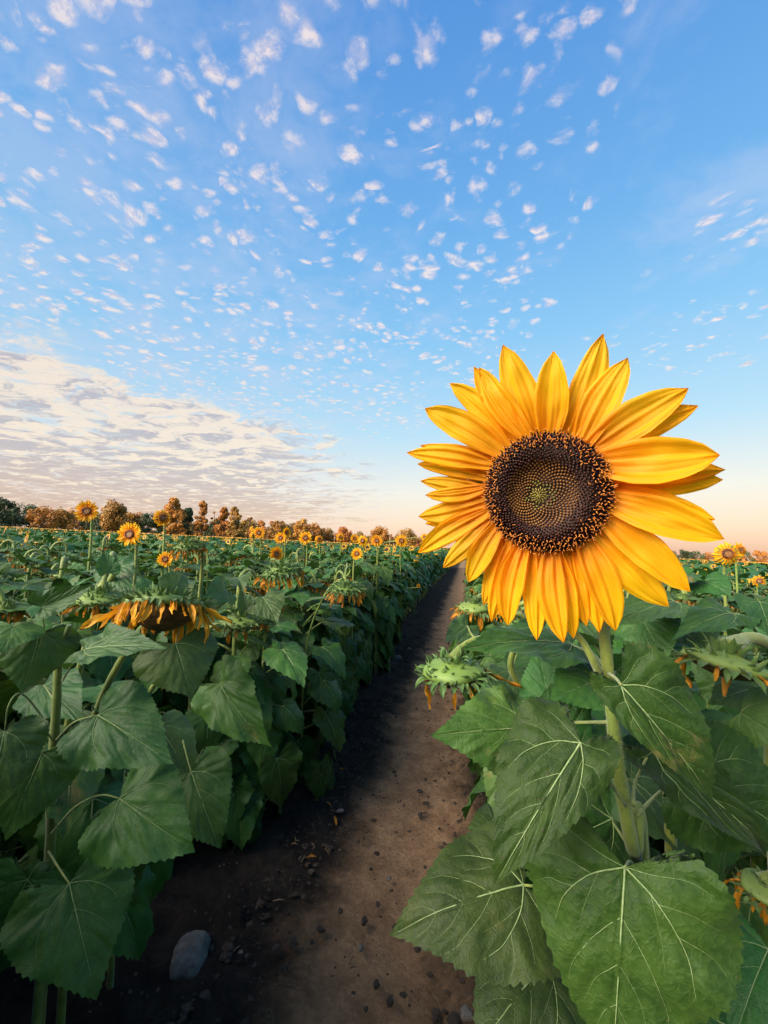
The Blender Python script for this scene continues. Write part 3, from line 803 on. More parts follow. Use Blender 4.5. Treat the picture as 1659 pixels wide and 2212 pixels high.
# dew on leaves left out; hero leaves (px, py, depth)
HL = [  # A, B, width, roll, bend, fold, droop, seed, petiole start, label
    ((1254, 1606, .375), (1070, 1910, .345), 250, .10, .55, .05, .5, 1, [(1352, 1740, .405), (1318, 1690, .40), (1285, 1640, .39)]),
    ((1342, 1480, .385), (1538, 1727, .37), 205, -.25, .5, .10, .6, 2, [(1315, 1455, .425), (1330, 1465, .405)]),
    ((1350, 1874, .36), (1322, 2335, .33), 405, .0, .45, .05, .45, 3, [(1378, 1895, .405), (1362, 1862, .385)]),
    ((1131, 1912, .43), (843, 2018, .42), 270, .35, .5, .10, .6, 4, [(1375, 1960, .42), (1250, 1925, .43)]),
    ((1405, 1622, .46), (1650, 1845, .45), 165, -.5, .5, .3, .4, 5, [(1368, 1740, .405), (1372, 1690, .43)]),
    ((1505, 1672, .50), (1725, 1815, .46), 270, -.1, .5, .1, .5, 6, [(1375, 1760, .42), (1440, 1700, .48)]),
    ((1140, 1573, .50), (931, 1589, .47), 185, .15, .5, .0, .7, 7, [(1325, 1560, .43), (1230, 1562, .48)]),
    ((1235, 1392, .55), (1000, 1400, .50), 150, .85, .4, .1, .5, 8, [(1318, 1480, .43), (1290, 1420, .47)]),
    ((1295, 1470, .52), (1190, 1512, .49), 160, .5, .5, .15, .4, 9, [(1322, 1560, .425), (1310, 1500, .46)]),
    ((1190, 1515, .56), (1160, 1400, .60), 120, -.2, .4, .2, .4, 10, None),
    ((1180, 2080, .47), (1020, 2290, .42), 260, .3, .5, .1, .6, 11, [(1400, 2090, .43), (1290, 2070, .46)]),
    ((1330, 1450, .50), (1428, 1402, .54), 120, .9, .7, .35, .4, 12, [(1320, 1470, .43)]),
    ((1185, 1660, .50), (1240, 1420, .55), 150, .4, .5, .1, .4, 13, None),
    ((1320, 1770, .47), (1110, 1870, .44), 200, .0, .5, .1, .4, 14, [(1372, 1850, .42)]),
    ((1440, 1960, .52), (1560, 2150, .46), 260, -.3, .6, .1, .4, 15, [(1395, 1960, .43)]),
    ((1080, 1800, .50), (1010, 1790, .50), 130, .6, .7, .2, .4, 16, [(1300, 1880, .46), (1180, 1820, .5)]),
]
for A, B, wp, roll, bend, fold, droop, seed, pet in HL:
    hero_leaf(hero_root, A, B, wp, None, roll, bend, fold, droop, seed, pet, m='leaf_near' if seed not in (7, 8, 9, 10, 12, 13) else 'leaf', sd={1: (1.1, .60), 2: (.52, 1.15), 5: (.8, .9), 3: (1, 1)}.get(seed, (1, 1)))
# curled bud stalk beside the neck
mb = MB()
c = catmull([tuple(P(1295, 1455, .425)), tuple(P(1278, 1420, .42)), tuple(P(1258, 1385, .425)), tuple(P(1238, 1362, .43))], 14)
mb.tube([WM[hero_root.name].inverted() @ q for q in c], [.0042 - .0016 * i / 14 for i in range(15)], 8, 0)
mb.build('side_shoot', [M['stem']], hero_root)

# ---- helper for near nodding heads
def nod_plant(label, neck, head_px, head_d, rpx, tilt=(0, 0), seed=1, npet=24, leaves=(), nleaf=8, toward=None, H=None, plen=(.6, 1.1), cone=.35, sr=.008, pw=1.0, bl=1.0, wm='wilt'):
    """neck: list of px points from the bend of the stem down to the head; the stem then drops to the ground"""
    hp = P(*head_px, head_d); r0 = rpx / F * head_d
    bend = P(*neck[0])
    gx = min(bend.x - .04, -1.1 if head_d < 1.5 else -.98) if bend.x < -.3 else max(bend.x, .22)
    g = Vector((gx, bend.y + .04, gz(gx, bend.y)))
    root = empty('sunflower_plant', g, label, 'plant')
    pts = [g, Vector((g.x, g.y, bend.z * .6)), Vector((g.x * .55 + bend.x * .45, g.y, bend.z - .17)), bend - Vector((0, -.01, .05)), bend] + [P(*q) for q in neck[1:]] + [hp]
    c = catmull([tuple(q) for q in pts], 48); mb = MB()
    mb.tube([WM[root.name].inverted() @ q for q in c], [sr * (1.25 - .45 * min(1, i / 30)) * (1 + 1.1 * max(0, (i - 42) / 6)) for i in range(49)], 10, 0)
    mb.build('stem', [M['stem']], root)
    bm, dm, pm = spent_head_meshes(seed, r0, npet, False, (plen[0] * r0, plen[1] * r0), cone, pw, bl, wm)
    Mh = Matrix.Translation(hp) @ camM.to_3x3().to_4x4() @ Matrix.Rotation(tilt[1], 4, 'Z') @ Matrix.Rotation(tilt[0] - math.pi / 2, 4, 'X')
    f = link('flower_head', bm, root, Mh)
    for nm, m_ in [('seed_disc', dm)] + [('petal', q) for q in pm]:
        o = bpy.data.objects.new(nm, m_); COL.objects.link(o); o.parent = f
    for (A, B, wp, roll, bend_, fold, droop, sd, pet) in leaves:
        hero_leaf(root, A, B, wp, None, roll, bend_, fold, droop, sd, pet, rings=10)
    if nleaf:
        rr = random.Random(seed)
        add_leaves(root, rr, (H or bend.z - .12), nleaf, .5 if head_d < 1.5 else .1, (0, 0), 1.0, toward)
    return root

# ---- left foreground plants
L1, w = stem_to_ground([(150, 1352, .92), (128, 1420, .95), (122, 1520, .95), (112, 1700, .97), (104, 1900, 1.0)], 'sunflower plant with a thick forked stem and broad dark leaves at the left edge')
stem_mesh(L1, w, .0055, .011)
LL = [((87, 1368, .90), (48, 1496, .86), 150, .05, .5, .1, .6, 31, [(128, 1420, .95), (110, 1380, .92)]),
      ((212, 1545, .84), (373, 1649, .80), 175, -.1, .4, .05, .4, 32, [(120, 1600, .95), (160, 1560, .88)]),
      ((260, 1725, .88), (420, 1840, .84), 205, .1, .5, .1, .5, 33, [(112, 1800, .97), (160, 1745, .92), (215, 1718, .89)]),
      ((91, 1627, .86), (12, 1815, .80), 165, .1, .5, .1, .5, 34, [(115, 1600, .95), (90, 1570, .9), (98, 1605, .87)]),
      ((10, 1580, .80), (-20, 1760, .76), 150, .2, .5, .1, .5, 35, [(100, 1560, .93), (50, 1500, .85), (20, 1520, .8)]),
      ((150, 1909, .85), (208, 2158, .78), 230, .0, .5, .1, .5, 36, [(105, 1840, .97), (125, 1872, .9)]),
      ((185, 1405, .84), (360, 1400, .80), 100, -.75, .5, .2, .3, 37, [(135, 1470, .94), (160, 1430, .88)]),
      ((150, 1372, .95), (190, 1350, 1.0), 80, -.6, .5, .2, .3, 38, [(130, 1420, .95)]),
      ((92, 1312, .90), (198, 1264, .92), 62, -.4, -.5, .5, .2, 39, [(98, 1372, .91), (93, 1340, .9)]),
      ((30, 1352, .86), (5, 1412, .82), 110, .2, .4, .1, .3, 40, [(95, 1372, .91), (60, 1345, .88)]),
      ((60, 1900, .95), (-30, 2080, .9), 180, .2, .5, .1, .5, 41, [(105, 1860, .99), (80, 1870, .96)]),
      ((95, 1480, 1.10), (180, 1560, 1.0), 120, -.1, .5, .1, .5, 43, [(122, 1520, .96)])]
for A, B, wp, roll, bend, fold, droop, seed, pet in LL: hero_leaf(L1, A, B, wp, None, roll, bend, fold, droop, seed, pet, rings=11)

nod_plant('sunflower plant with the large nodding brown head and long shaggy orange petals at left', [(392, 1262, 1.16), (384, 1246, 1.12)], (360, 1284), 1.06, 80, (-.42, .05), 51, 46,
          leaves=[((380, 1391, 1.02), (415, 1510, .98), 165, -.15, .5, .05, .5, 52, [(398, 1330, 1.16), (386, 1365, 1.1)]),
                  ((368, 1276, 1.0), (398, 1240, 1.08), 62, .2, .5, .2, .3, 53, None),
                  ((330, 1262, 1.1), (296, 1290, 1.05), 60, .4, .5, .2, .3, 54, None),
                  ((413, 1667, 1.12), (476, 1832, 1.06), 150, .1, .5, .1, .5, 55, [(395, 1600, 1.2), (405, 1640, 1.15)])], nleaf=8, plen=(.5, 1.0), cone=.6, pw=.85, bl=.68, wm='wilt_gold', sr=.009, H=.95)
nod_plant('sunflower plant whose nodding green-backed head hangs just left of the large brown head', [(244, 1196, 1.14), (236, 1218, 1.1), (226, 1250, 1.08)], (216, 1278), 1.06, 44, (.12, -.1), 61, 20,
          leaves=[((232, 1236, 1.06), (226, 1190, 1.08), 44, .3, .3, .5, .2, 62, None), ((245, 1225, 1.2), (275, 1290, 1.12), 80, .1, .5, .1, .4, 63, None)], nleaf=7, cone=.3, H=1.0, sr=.008)
nod_plant('sunflower plant with a green nodding head and short orange petals above the teal leaf', [(538, 1290, 1.3), (526, 1302, 1.26)], (520, 1330), 1.24, 40, (.10, .0), 71, 20,
          leaves=[((474, 1476, 1.18), (585, 1612, 1.10), 130, .35, .6, .2, .4, 72, [(500, 1500, 1.3), (455, 1500, 1.25)]),
                  ((528, 1318, 1.18), (520, 1272, 1.2), 36, .4, .3, .6, .2, 73, None),
                  ((568, 1290, 1.22), (600, 1345, 1.15), 85, -.2, .5, .15, .4, 74, [(540, 1300, 1.3)]),
                  ((490, 1275, 1.3), (440, 1290, 1.2), 70, .3, .5, .2, .4, 75, None)], nleaf=8, toward=0.0, cone=.25, plen=(.5, .95), H=1.0)
nod_plant('sunflower plant with a nodding head between broad leaves in the middle of the left field', [(752, 1224, 2.55), (746, 1236, 2.47)], (748, 1262), 2.45, 32, (.12, .02), 81, 24, sr=.006, nleaf=14, cone=.3, H=1.2, toward=0.0)
nod_plant('sunflower plant with a yellow-orange nodding head under a small curled upright head', [(585, 1214, 2.2), (592, 1208, 2.17)], (606, 1222), 2.15, 38, (.2, .1), 91, 34, sr=.006, nleaf=14, cone=.3, H=1.22, plen=(.5, .95), toward=0.0)
nod_plant('sunflower plant with a wide fringe of orange petals below the small round flower', [(436, 1180, 2.0), (424, 1168, 1.98)], (405, 1172), 1.95, 30, (.1, .05), 95, 36, nleaf=10, cone=.2, H=1.25, plen=(.5, .85))
# right of the path
nod_plant('sunflower plant leaning over the path with a lime nodding head and two dangling petals', [(1110, 1392, .66), (1050, 1378, .62), (1005, 1392, .60)], (978, 1425), .585, 66, (.0, .05), 104, 6,
          leaves=[((1105, 1450, .72), (1075, 1540, .66), 90, .1, .4, .1, .4, 102, [(1120, 1400, .74)]), ((1010, 1352, .68), (962, 1386, .62), 58, .3, -.4, .1, .3, 103, [(1045, 1395, .64), (1020, 1372, .66)]),
                  ((978, 1408, .60), (985, 1378, .60), 20, .2, -.8, .4, .2, 104, None), ((1000, 1400, .60), (1008, 1380, .62), 18, .2, .8, .4, .2, 105, None),
                  ((1130, 1480, .74), (1050, 1620, .68), 110, .2, .4, .1, .4, 106, None)], nleaf=6, plen=(.9, 1.3), pw=.5, cone=.5, sr=.0055, H=.9, toward=2.6)
nod_plant('sunflower plant with a small nodding head against the path, just left of the big flower', [(1060, 1290, 1.02), (1040, 1285, 1.0)], (1025, 1300), .98, 34, (.1, .05), 111, 26, nleaf=8, cone=.25, H=1.15, toward=2.8, sr=.006)
nod_plant('sunflower plant at the right edge with a big green bract-covered nodding head', [(1700, 1420, .58), (1650, 1385, .56), (1610, 1380, .55)], (1572, 1408), .53, 78, (-.1, -.25), 121, 7,
          leaves=[((1600, 1540, .55), (1700, 1600, .5), 150, .1, .5, .1, .4, 122, None), ((1660, 1480, .6), (1530, 1520, .56), 130, .4, .5, .1, .4, 123, None),
                  ((1583, 1325, .60), (1452, 1382, .56), 92, .55, .6, .15, .3, 124, [(1640, 1375, .6), (1610, 1335, .6)]),
                  ((1640, 1300, .62), (1665, 1380, .56), 90, -.3, .5, .2, .3, 125, None),
                  ((1585, 1480, .60), (1490, 1400, .66), 110, .3, .5, .1, .4, 126, None)], nleaf=0, plen=(.7, 1.0), cone=.3, sr=.010)
nod_plant('sunflower plant with a drooping orange-petalled head low at the right edge', [(1700, 1905, .62), (1670, 1890, .60)], (1655, 1905), .60, 44, (.1, .1), 131, 22,
          leaves=[((1660, 2050, .55), (1585, 2250, .5), 200, .2, .5, .1, .4, 132, None)], nleaf=0, plen=(.8, 1.2), pw=.8, cone=.3)
# leafy plants behind the big flower
def fill_plant(label, stem_px, leaves, sr=.008):
    root, w = stem_to_ground(stem_px, label)
    stem_mesh(root, w, sr * .7, sr * 1.4)
    for A, B, wp, roll, bend, fold, droop, seed, pet in leaves: hero_leaf(root, A, B, wp, None, roll, bend, fold, droop, seed, pet, rings=10)
    return root
fill_plant('leafy sunflower plant directly behind the neck of the big flower', [(1430, 1330, .82), (1435, 1450, .82), (1445, 1700, .84)],
           [((1460, 1300, .8), (1330, 1350, .72), 130, .7, .5, .1, .4, 141, [(1432, 1360, .82)]), ((1390, 1340, .82), (1440, 1440, .74), 130, .0, .5, .1, .4, 142, [(1432, 1400, .82)]),
            ((1470, 1360, .84), (1560, 1440, .74), 120, -.3, .5, .1, .4, 143, [(1436, 1420, .82)]), ((1420, 1390, .80), (1340, 1500, .7), 150, .2, .5, .1, .4, 144, [(1436, 1440, .82)]),
            ((1470, 1240, .9), (1380, 1280, .85), 90, .8, .5, .2, .4, 145, [(1432, 1330, .82)]), ((1490, 1560, .82), (1560, 1700, .75), 170, -.1, .5, .1, .4, 146, [(1442, 1560, .83)]),
            ((1520, 1255, .88), (1580, 1290, .82), 80, -.6, .5, .2, .4, 147, [(1440, 1335, .83), (1490, 1290, .88)])])
fill_plant('leafy sunflower plant left of the big stem with a pale horizontal leaf', [(1150, 1370, .84), (1160, 1500, .84), (1180, 1750, .86)],
           [((1170, 1420, .80), (1080, 1500, .72), 130, .2, .5, .1, .4, 151, [(1153, 1450, .84)]), ((1170, 1370, .84), (1260, 1440, .74), 130, -.1, .5, .1, .4, 152, [(1153, 1400, .84)]),
            ((1140, 1385, .86), (1060, 1420, .8), 110, .5, .5, .1, .4, 153, [(1153, 1430, .84)]), ((1200, 1470, .78), (1270, 1540, .7), 130, -.3, .5, .1, .4, 154, [(1155, 1500, .84)]),
            ((1130, 1620, .80), (1065, 1790, .72), 150, .3, .5, .1, .4, 155, [(1170, 1640, .85)]), ((1250, 1660, .78), (1300, 1800, .7), 170, 0, .5, .1, .4, 156, [(1175, 1660, .85)])])
# ---- upright flowers standing above the crop
def up_flower(px, py, size_px, label, face=(0, -1, .1), size=.15, seed=0, stem_drop=None, group=None, name='sunflower_plant', wilt=0.0, nleaf=7):
    d = size * F / size_px; c = P(px, py, d)
    R0 = size / 2
    bm, dm, pm = (open_head_meshes(seed + 200, R0, R0 * .36, 30, wilt))
    f = Vector(face).normalized()
    gx = c.x - f.x * .03
    if -1.0 < gx - curve_x(c.y) < -.3: gx = curve_x(c.y) - 1.0
    g = Vector((gx, c.y - f.y * .03 + .03, gz(gx, c.y)))
    root = empty(name, g, label, 'plant', group)
    mb = MB(); pts = [g, Vector((g.x, g.y, g.z + (c.z - g.z) * .5)), Vector((g.x, g.y, c.z - .10)), c - f * R0 * .35 - Vector((0, 0, .02)), c - f * R0 * .12]
    cc = catmull([tuple(q) for q in pts], 26)
    mb.tube([WM[root.name].inverted() @ q for q in cc], [.010 - .005 * i / 26 for i in range(27)], 8, 0)
    mb.build('stem', [M['stem']], root)
    hd = link('flower_head', bm, root, frame(c, (0, .1, 1), f))
    for nm, m_ in (('seed_disc', dm), ('petals', pm)):
        o = bpy.data.objects.new(nm, m_); COL.objects.link(o); o.parent = hd
    rr = random.Random(seed); add_leaves(root, rr, min(c.z - .06 - g.z, 1.36), nleaf, .6)
    return root
up_flower(187, 1104, 52, 'tallest open sunflower standing well above the crop at far left', (.45, -1, -.05), .15, 1)
up_flower(280, 1154, 57, 'open sunflower with an orange centre, second from the left', (.15, -1, -.05), .14, 2)
up_flower(357, 1208, 37, 'small round open sunflower low between the leaves at left', (.3, -1, .1), .10, 3)
up_flower(352, 1118, 44, 'sunflower tilted face down on a tall stalk with sparse hanging petals', (.4, -.35, -1), .15, 4, wilt=.5)
up_flower(559, 1151, 29, 'right one of the two sunflowers touching each other before the trees', (.2, -1, 0), .14, 5)
up_flower(540, 1149, 30, 'left one of the two touching sunflowers, drooping sideways', (-.6, -.6, -.6), .14, 6, wilt=.3)
up_flower(606, 1162, 28, 'open sunflower facing forward right of the touching pair', (.1, -1, 0), .13, 7)
up_flower(619, 1150, 26, 'sunflower seen from the side beside a forward-facing one', (1, -.4, .1), .13, 8)
up_flower(660, 1162, 32, 'open sunflower with large dark centre near the middle of the left horizon', (.15, -1, 0), .15, 9)
up_flower(771, 1196, 29, 'bright round sunflower low in front of the horizon cluster', (.0, -1, .1), .12, 10)
up_flower(814, 1168, 28, 'open sunflower with greenish dark centre in the horizon cluster', (.1, -1, .1), .15, 11)
up_flower(783, 1168, 27, 'drooping sunflower in the middle of the horizon cluster', (.0, -.7, -.7), .15, 12, wilt=.3)
up_flower(766, 1163, 20, 'small upright sunflower at the left of the horizon cluster', (.4, -1, 0), .13, 13)
up_flower(867, 1168, 30, 'large nodding sunflower left of the last one before the big flower', (.1, -.8, -.5), .16, 14, wilt=.2)
up_flower(917, 1160, 18, 'lone small sunflower just left of the big petals', (-.1, -1, 0), .13, 15)
up_flower(597, 1197, 38, 'bent sunflower with upswept yellow petals above a nodding head', (.8, -.5, .6), .13, 16)
up_flower(904, 1266, 10, 'tiny yellow flower peeping out of the dark leaf wall by the path', (.6, -.8, 0), .07, 17)
up_flower(1572, 1196, 60, 'dark nodding sunflower with raised green bracts against the sky at right', (-.1, -.5, -1), .15, 18, wilt=.4)
up_flower(1600, 1188, 36, 'yellow sunflower just behind the dark nodding one at right', (.2, -.8, -.4), .14, 19, wilt=.2)
up_flower(1640, 1255, 30, 'orange-tinged drooping flower at the right edge', (-.3, -.6, -.8), .13, 20, wilt=.5)
up_flower(735, 1160, 20, 'sunflower half hidden in the leaves left of the horizon cluster', (.3, -.7, -.5), .14, 21, wilt=.3)
up_flower(690, 1165, 22, 'drooping sunflower right of the dark-centred one on the left horizon', (.3, -.4, -.9), .14, 22, wilt=.4)

# ------------------------------------------------------------------ the field
r = random.Random(11)
near = []; far = []
rows = [(-1.22 - .50 * i, 1 if i == 0 else 0) for i in range(60)] + [(.34 + .55 * i, 2 if i == 0 else 0) for i in range(60)]
yawv = Vector((-math.sin(R(11.2)), math.cos(R(11.2))))
handset = [WM[o.name].translation for o in bpy.data.objects if o.parent is None and o.get('category') == 'plant']
for x0, edge in rows:
    y = -.6 + r.random() * .3
    while y < 32:
        x = x0 + curve_x(y) + r.gauss(0, .06)
        y += (r.uniform(.13, .22) if edge else r.uniform(.22, .34)) * (1 if y < 14 else 1.25)
        fw = x * yawv.x + y * yawv.y; sd = abs(x * yawv.y - y * yawv.x)
        d = math.hypot(x, y)
        if sd > max(fw, 0) * 1.0 + 1.6 or d > 32: continue
        if x > -.6 and d < 1.25: continue                     # keep clear of the viewer and of the big flower
        if x < -.6 and (d < 1.35): continue
        if x < -.6 and x > -1.55 and y < 1.75: continue
        if y < 1.9 and min((math.hypot(x - h.x, y - h.y) for h in handset)) < .14: continue
        (near if True else far).append((d, x, y, edge))
near.sort()
for k_, (d, x, y, edge) in enumerate(near[:300]):
    q = r.random(); kind = 'spent' if q < .40 else ('open' if q > .975 and d > 5.5 and not edge else 'leafy')
    pr = protos.get((kind, 1 if edge else 0)) or protos[(kind, 0)]
    rz = (r.uniform(-.5, .5) + (math.pi if edge == 2 else 0)) if edge else r.uniform(0, 6.28)
    if kind == 'open': rz = r.uniform(-.4, .8)
    root = copy_tree(r.choice(pr), None, (x, y, gz(x, y) - .01), rz, r.uniform(.94, 1.05) * (.98 if d < 4 else 1))
    left = x < curve_x(y) - .4
    side = 'left' if left else 'right'
    if kind == 'spent': tag(root, f'leafy sunflower plant with a spent nodding head in the dense field {side} of the path', 'plant', f'nodding sunflower plants {side} of the path')
    elif kind == 'open': tag(root, f'sunflower plant with an open yellow flower amid the dense field {side} of the path', 'plant', f'open sunflowers {side} of the path')
    else: tag(root, f'leafy sunflower plant without a visible flower in the dense field {side} of the path', 'plant', f'leafy sunflower plants {side} of the path')
drop_protos()

# everything farther, with shading plants added near the viewer: one mass
def arr(mb): 
    return np.array([tuple(v) for v in mb.v], dtype=np.float64), mb.f, mb.m
def simple_plant(seed, nl, nh, rings, head, H=1.3, big=1.0):
    r2 = random.Random(seed); mb = MB()
    for k in range(nl):
        u = 1 - (k / nl) ** 1.0 * (.75 if nl > 8 else .3)
        D = leaf_def(seed * 31 + k, .95, r2.uniform(.3, .9), .1, .5, .03, .01)
        th = k * 2.4 + r2.random(); sz = r2.uniform(.15, .22) * big
        pit = r2.uniform(-.7, .15) if u > .75 else r2.uniform(-1.2, -.6)
        T = Matrix.Translation((0, 0, H * u - (0.03))) @ Matrix.Rotation(th, 4, 'Z') @ Matrix.Translation((0, .09 * big, .04)) @ Matrix.Rotation(pit, 4, 'X') @ Matrix.Scale(sz, 4)
        loop = [(x, y) for x, y in [(0, 0), (.2, -.18), (.46, .05), (.4, .38), (.2, .75), (0, 1.04), (-.2, .75), (-.4, .38), (-.46, .05), (-.2, -.18)]]
        vs = [T @ D(0, .3)] + [T @ D(x, y) for x, y in loop]
        mb.add(vs, [(0, 1 + (i + 1) % 10, 1 + i) for i in range(10)], 0)
    if head == 'open':
        n = 14; c = Vector((0, -.05, H + .06)); f = frame(c, (0, .2, 1), (r2.uniform(-.4, .4), -1, r2.uniform(-.6, .2)))
        vs = [f @ Vector((0, 0, .01))]
        for i in range(n):
            th = 2 * math.pi * i / n; vs.append(f @ Vector((math.cos(th) * .027, math.sin(th) * .027, .006)))
        for i in range(n):
            th = 2 * math.pi * (i + .5) / n; q = .075 * r2.uniform(.85, 1.15); vs.append(f @ Vector((math.cos(th) * q, math.sin(th) * q, .012)))
        mb.add(vs, [(0, 1 + i, 1 + (i + 1) % n) for i in range(n)], 2); mb.add(vs, [(1 + i, 1 + n + i, 1 + (i + 1) % n) for i in range(n)], 1)
    if head == 'nod':
        a = r2.uniform(0, 6.28); c = Vector((math.cos(a) * .13, math.sin(a) * .13, H - .03)); n = 12; vs = [c + Vector((0, 0, .02))]
        for i in range(n):
            th = 2 * math.pi * i / n; vs.append(c + Vector((math.cos(th) * .07, math.sin(th) * .07, -.01)))
        for i in range(n):
            th = 2 * math.pi * (i + .5) / n; q = r2.uniform(.06, .09); vs.append(c + Vector((math.cos(th) * q, math.sin(th) * q, -r2.uniform(.05, .09))))
        mb.add(vs, [(0, 1 + i, 1 + (i + 1) % n) for i in range(n)], 0); mb.add(vs, [(1 + i, 1 + n + i, 1 + (i + 1) % n) for i in range(n)], 1)
    if nl > 5: mb.tube([(0, 0, 0), (0, 0, H)], [.013, .008], 4, 3, False)
    return arr(mb)
lo = {'leaf': [simple_plant(s, 15, 0, 0, None) for s in (1, 2, 3, 4)], 'nod': [simple_plant(s, 15, 0, 0, 'nod') for s in (5, 6, 7)], 'open': [simple_plant(s, 13, 0, 0, 'open') for s in (8, 9)]}
fr = {'leaf': [simple_plant(s, 4, 0, 0, None, 1.3, 2.0) for s in (11, 12, 13)], 'nod': [simple_plant(s, 4, 0, 0, 'nod', 1.3, 1.8) for s in (14, 15)], 'open': [simple_plant(s, 4, 0, 0, 'open', 1.3, 1.6) for s in (16, 17)]}
inst = []
for (d, x, y, edge) in near[300:]:
    q = r.random(); kd = 'nod' if q < .3 else ('open' if q > .93 else 'leaf')
    inst.append((r.choice(lo[kd]), x, y, r.uniform(0, 6.28) if kd != 'open' else r.uniform(-.5, .8), r.uniform(.93, 1.07)))
for x0, edge in rows[:12] + rows[60:70] + [(-1.0, 0), (-.65, 0), (-.3, 0), (0, 0)]:  # unseen rows behind the viewer, also across the path, added to block light
    y = -5.0
    while y < .1:
        y += r.uniform(.2, .3); x = x0 + r.gauss(0, .05)
        if math.hypot(x, y) < .5 or (x > -.5 and y > -.35): continue
        inst.append((r.choice(lo['leaf']), x, y, r.uniform(0, 6.28), r.uniform(.95, 1.05) + (.12 if x < -.9 else 0)))
for k in range(46):  # extra plants out of view at left, placed to shade the lower left
    x = -r.uniform(1.0, 2.6); y = r.uniform(-.5, min(.75, -x * .36))
    inst.append((r.choice(lo['leaf']), x, y, r.uniform(0, 6.28), r.uniform(1.0, 1.12)))
yy_ = 24.0
while yy_ < 135:
    step = .5 + yy_ * .012
    x = -yy_ * 1.35 - 3
    while x < yy_ * .95 + 3:
        x += step * r.uniform(.7, 1.3); y = yy_ + r.uniform(-.5, .5) * step
        if math.hypot(x, y) < 31.5: continue
        cxx = curve_x(y)
        if abs(x - cxx + .4) < .55 and y < 60: continue
        q = r.random(); kd = 'nod' if q < .25 else ('open' if q > (.72 if y > 50 else .85) else 'leaf')
        inst.append((r.choice(fr[kd]), x, y, r.uniform(0, 6.28) if kd != 'open' else r.uniform(-.5, .8), r.uniform(.95, 1.08) * (1 + .004 * y)))
    yy_ += step
Vs = []; Fi = []; Fl = []; Ms = []; nv = 0
for (V, Fc, Mt), x, y, rz, sc in inst:
    c, s = math.cos(rz), math.sin(rz)
    X = np.empty_like(V); X[:, 0] = (V[:, 0] * c - V[:, 1] * s) * sc + x; X[:, 1] = (V[:, 0] * s + V[:, 1] * c) * sc + y
    X[:, 2] = V[:, 2] * min(sc, 1.1) + gz(x, y)
    Vs.append(X)
    for f_ in Fc: Fl.append(len(f_)); Fi.extend([i + nv for i in f_])
    Ms.extend(Mt); nv += len(V)
me = bpy.data.meshes.new('sunflower_field'); Vc = np.concatenate(Vs)
me.vertices.add(len(Vc)); me.vertices.foreach_set('co', Vc.ravel())
me.loops.add(len(Fi)); me.loops.foreach_set('vertex_index', Fi)
me.polygons.add(len(Fl)); Fl = np.array(Fl); me.polygons.foreach_set('loop_start', np.concatenate([[0], np.cumsum(Fl)[:-1]]).astype(np.int32)); me.polygons.foreach_set('loop_total', Fl.astype(np.int32))
me.polygons.foreach_set('material_index', np.array(Ms, dtype=np.int32)); me.update(calc_edges=True)
for k in ('far_leaf', 'far_yellow', 'brown', 'stem'): me.materials.append(M[k])
tag(link('sunflower_field', me), 'dense mass of distant sunflowers stretching to the tree line, plus added shading plants out of view', 'flower field', kind='stuff')

# ------------------------------------------------------------------ trees
def tree(px, base_py, wpx, top_py, dist, mat, label, group=None, seed=0, shape='round', dens=1.0, pos=None, size=None):
    r2 = random.Random(seed)
    if pos is None:
        c = P(px, base_py, dist); g = Vector((c.x, c.y, gz(c.x, c.y)))
        H = (P(px, top_py, dist).z) - g.z; Wd = wpx * 1.15 / F * dist
    else: g = Vector(pos); Wd, H = size
    name = 'tree'
    root = empty(name, g, label, 'tree', group)
    tb = MB(); n = 8
    tb.tube([(0, 0, 0), (r2.uniform(-.2, .2), 0, H * .3), (r2.uniform(-.3, .3), 0, H * .6), (0, 0, H * .92)], [H * .022, H * .017, H * .011, H * .003], 7, 0)
    clumps = []
    nc = int((56 if shape != 'bush' else 30) * dens)
    for k in range(nc):
        a = r2.uniform(0, 6.28); q = math.sqrt(r2.random()); zz = r2.random()
        if shape == 'tall': z = H * (.10 + .84 * zz ** .9); rr = Wd * .5 * (.95 - .75 * zz ** 2.2) * q * .95; s = Wd * r2.uniform(.07, .15)
        elif shape == 'bush': z = H * (.10 + .80 * zz); rr = Wd * .5 * math.sqrt(max(.05, 1 - (zz) ** 2.4)) * q * .95; s = Wd * r2.uniform(.10, .2)
        else: z = H * (.28 + .66 * zz); rr = Wd * .5 * math.sqrt(max(.05, 1 - (abs(zz - .45) / .6) ** 2)) * q * .85; s = Wd * r2.uniform(.13, .24)
        c = Vector((rr * math.cos(a), rr * math.sin(a), z)); clumps.append((c, s))
        tb.tube([(0, 0, z * .6), tuple(c * .6 + Vector((0, 0, z * .25))), tuple(c)], [H * .008, H * .005, H * .002], 4, 0)
    tb.build('trunk', [M['bark']], root)
    cb = MB(); ls = H * .022 + .1
    vs = []; fs = []
    for c, s in clumps:
        for k in range(int(110 * (.4 + .6 * dens))):
            d = Vector((r2.gauss(0, 1), r2.gauss(0, 1), r2.gauss(0, .8))).normalized() * s * r2.uniform(.55, 1.05)
            p = c + d; nn = (d + Vector((r2.gauss(0, 1), r2.gauss(0, 1), r2.gauss(0, 1))) * s * .5).normalized()
            u = nn.orthogonal().normalized() * ls * r2.uniform(.6, 1.4); v = nn.cross(u).normalized() * ls * r2.uniform(.4, 1)
            b = len(vs); vs += [p - u, p - v, p + u, p + v]; fs.append((b, b + 1, b + 2, b + 3))
    cb.add(vs, fs, 0); cb.build('crown', [M[mat]], root)
    return root
tr = random.Random(4)
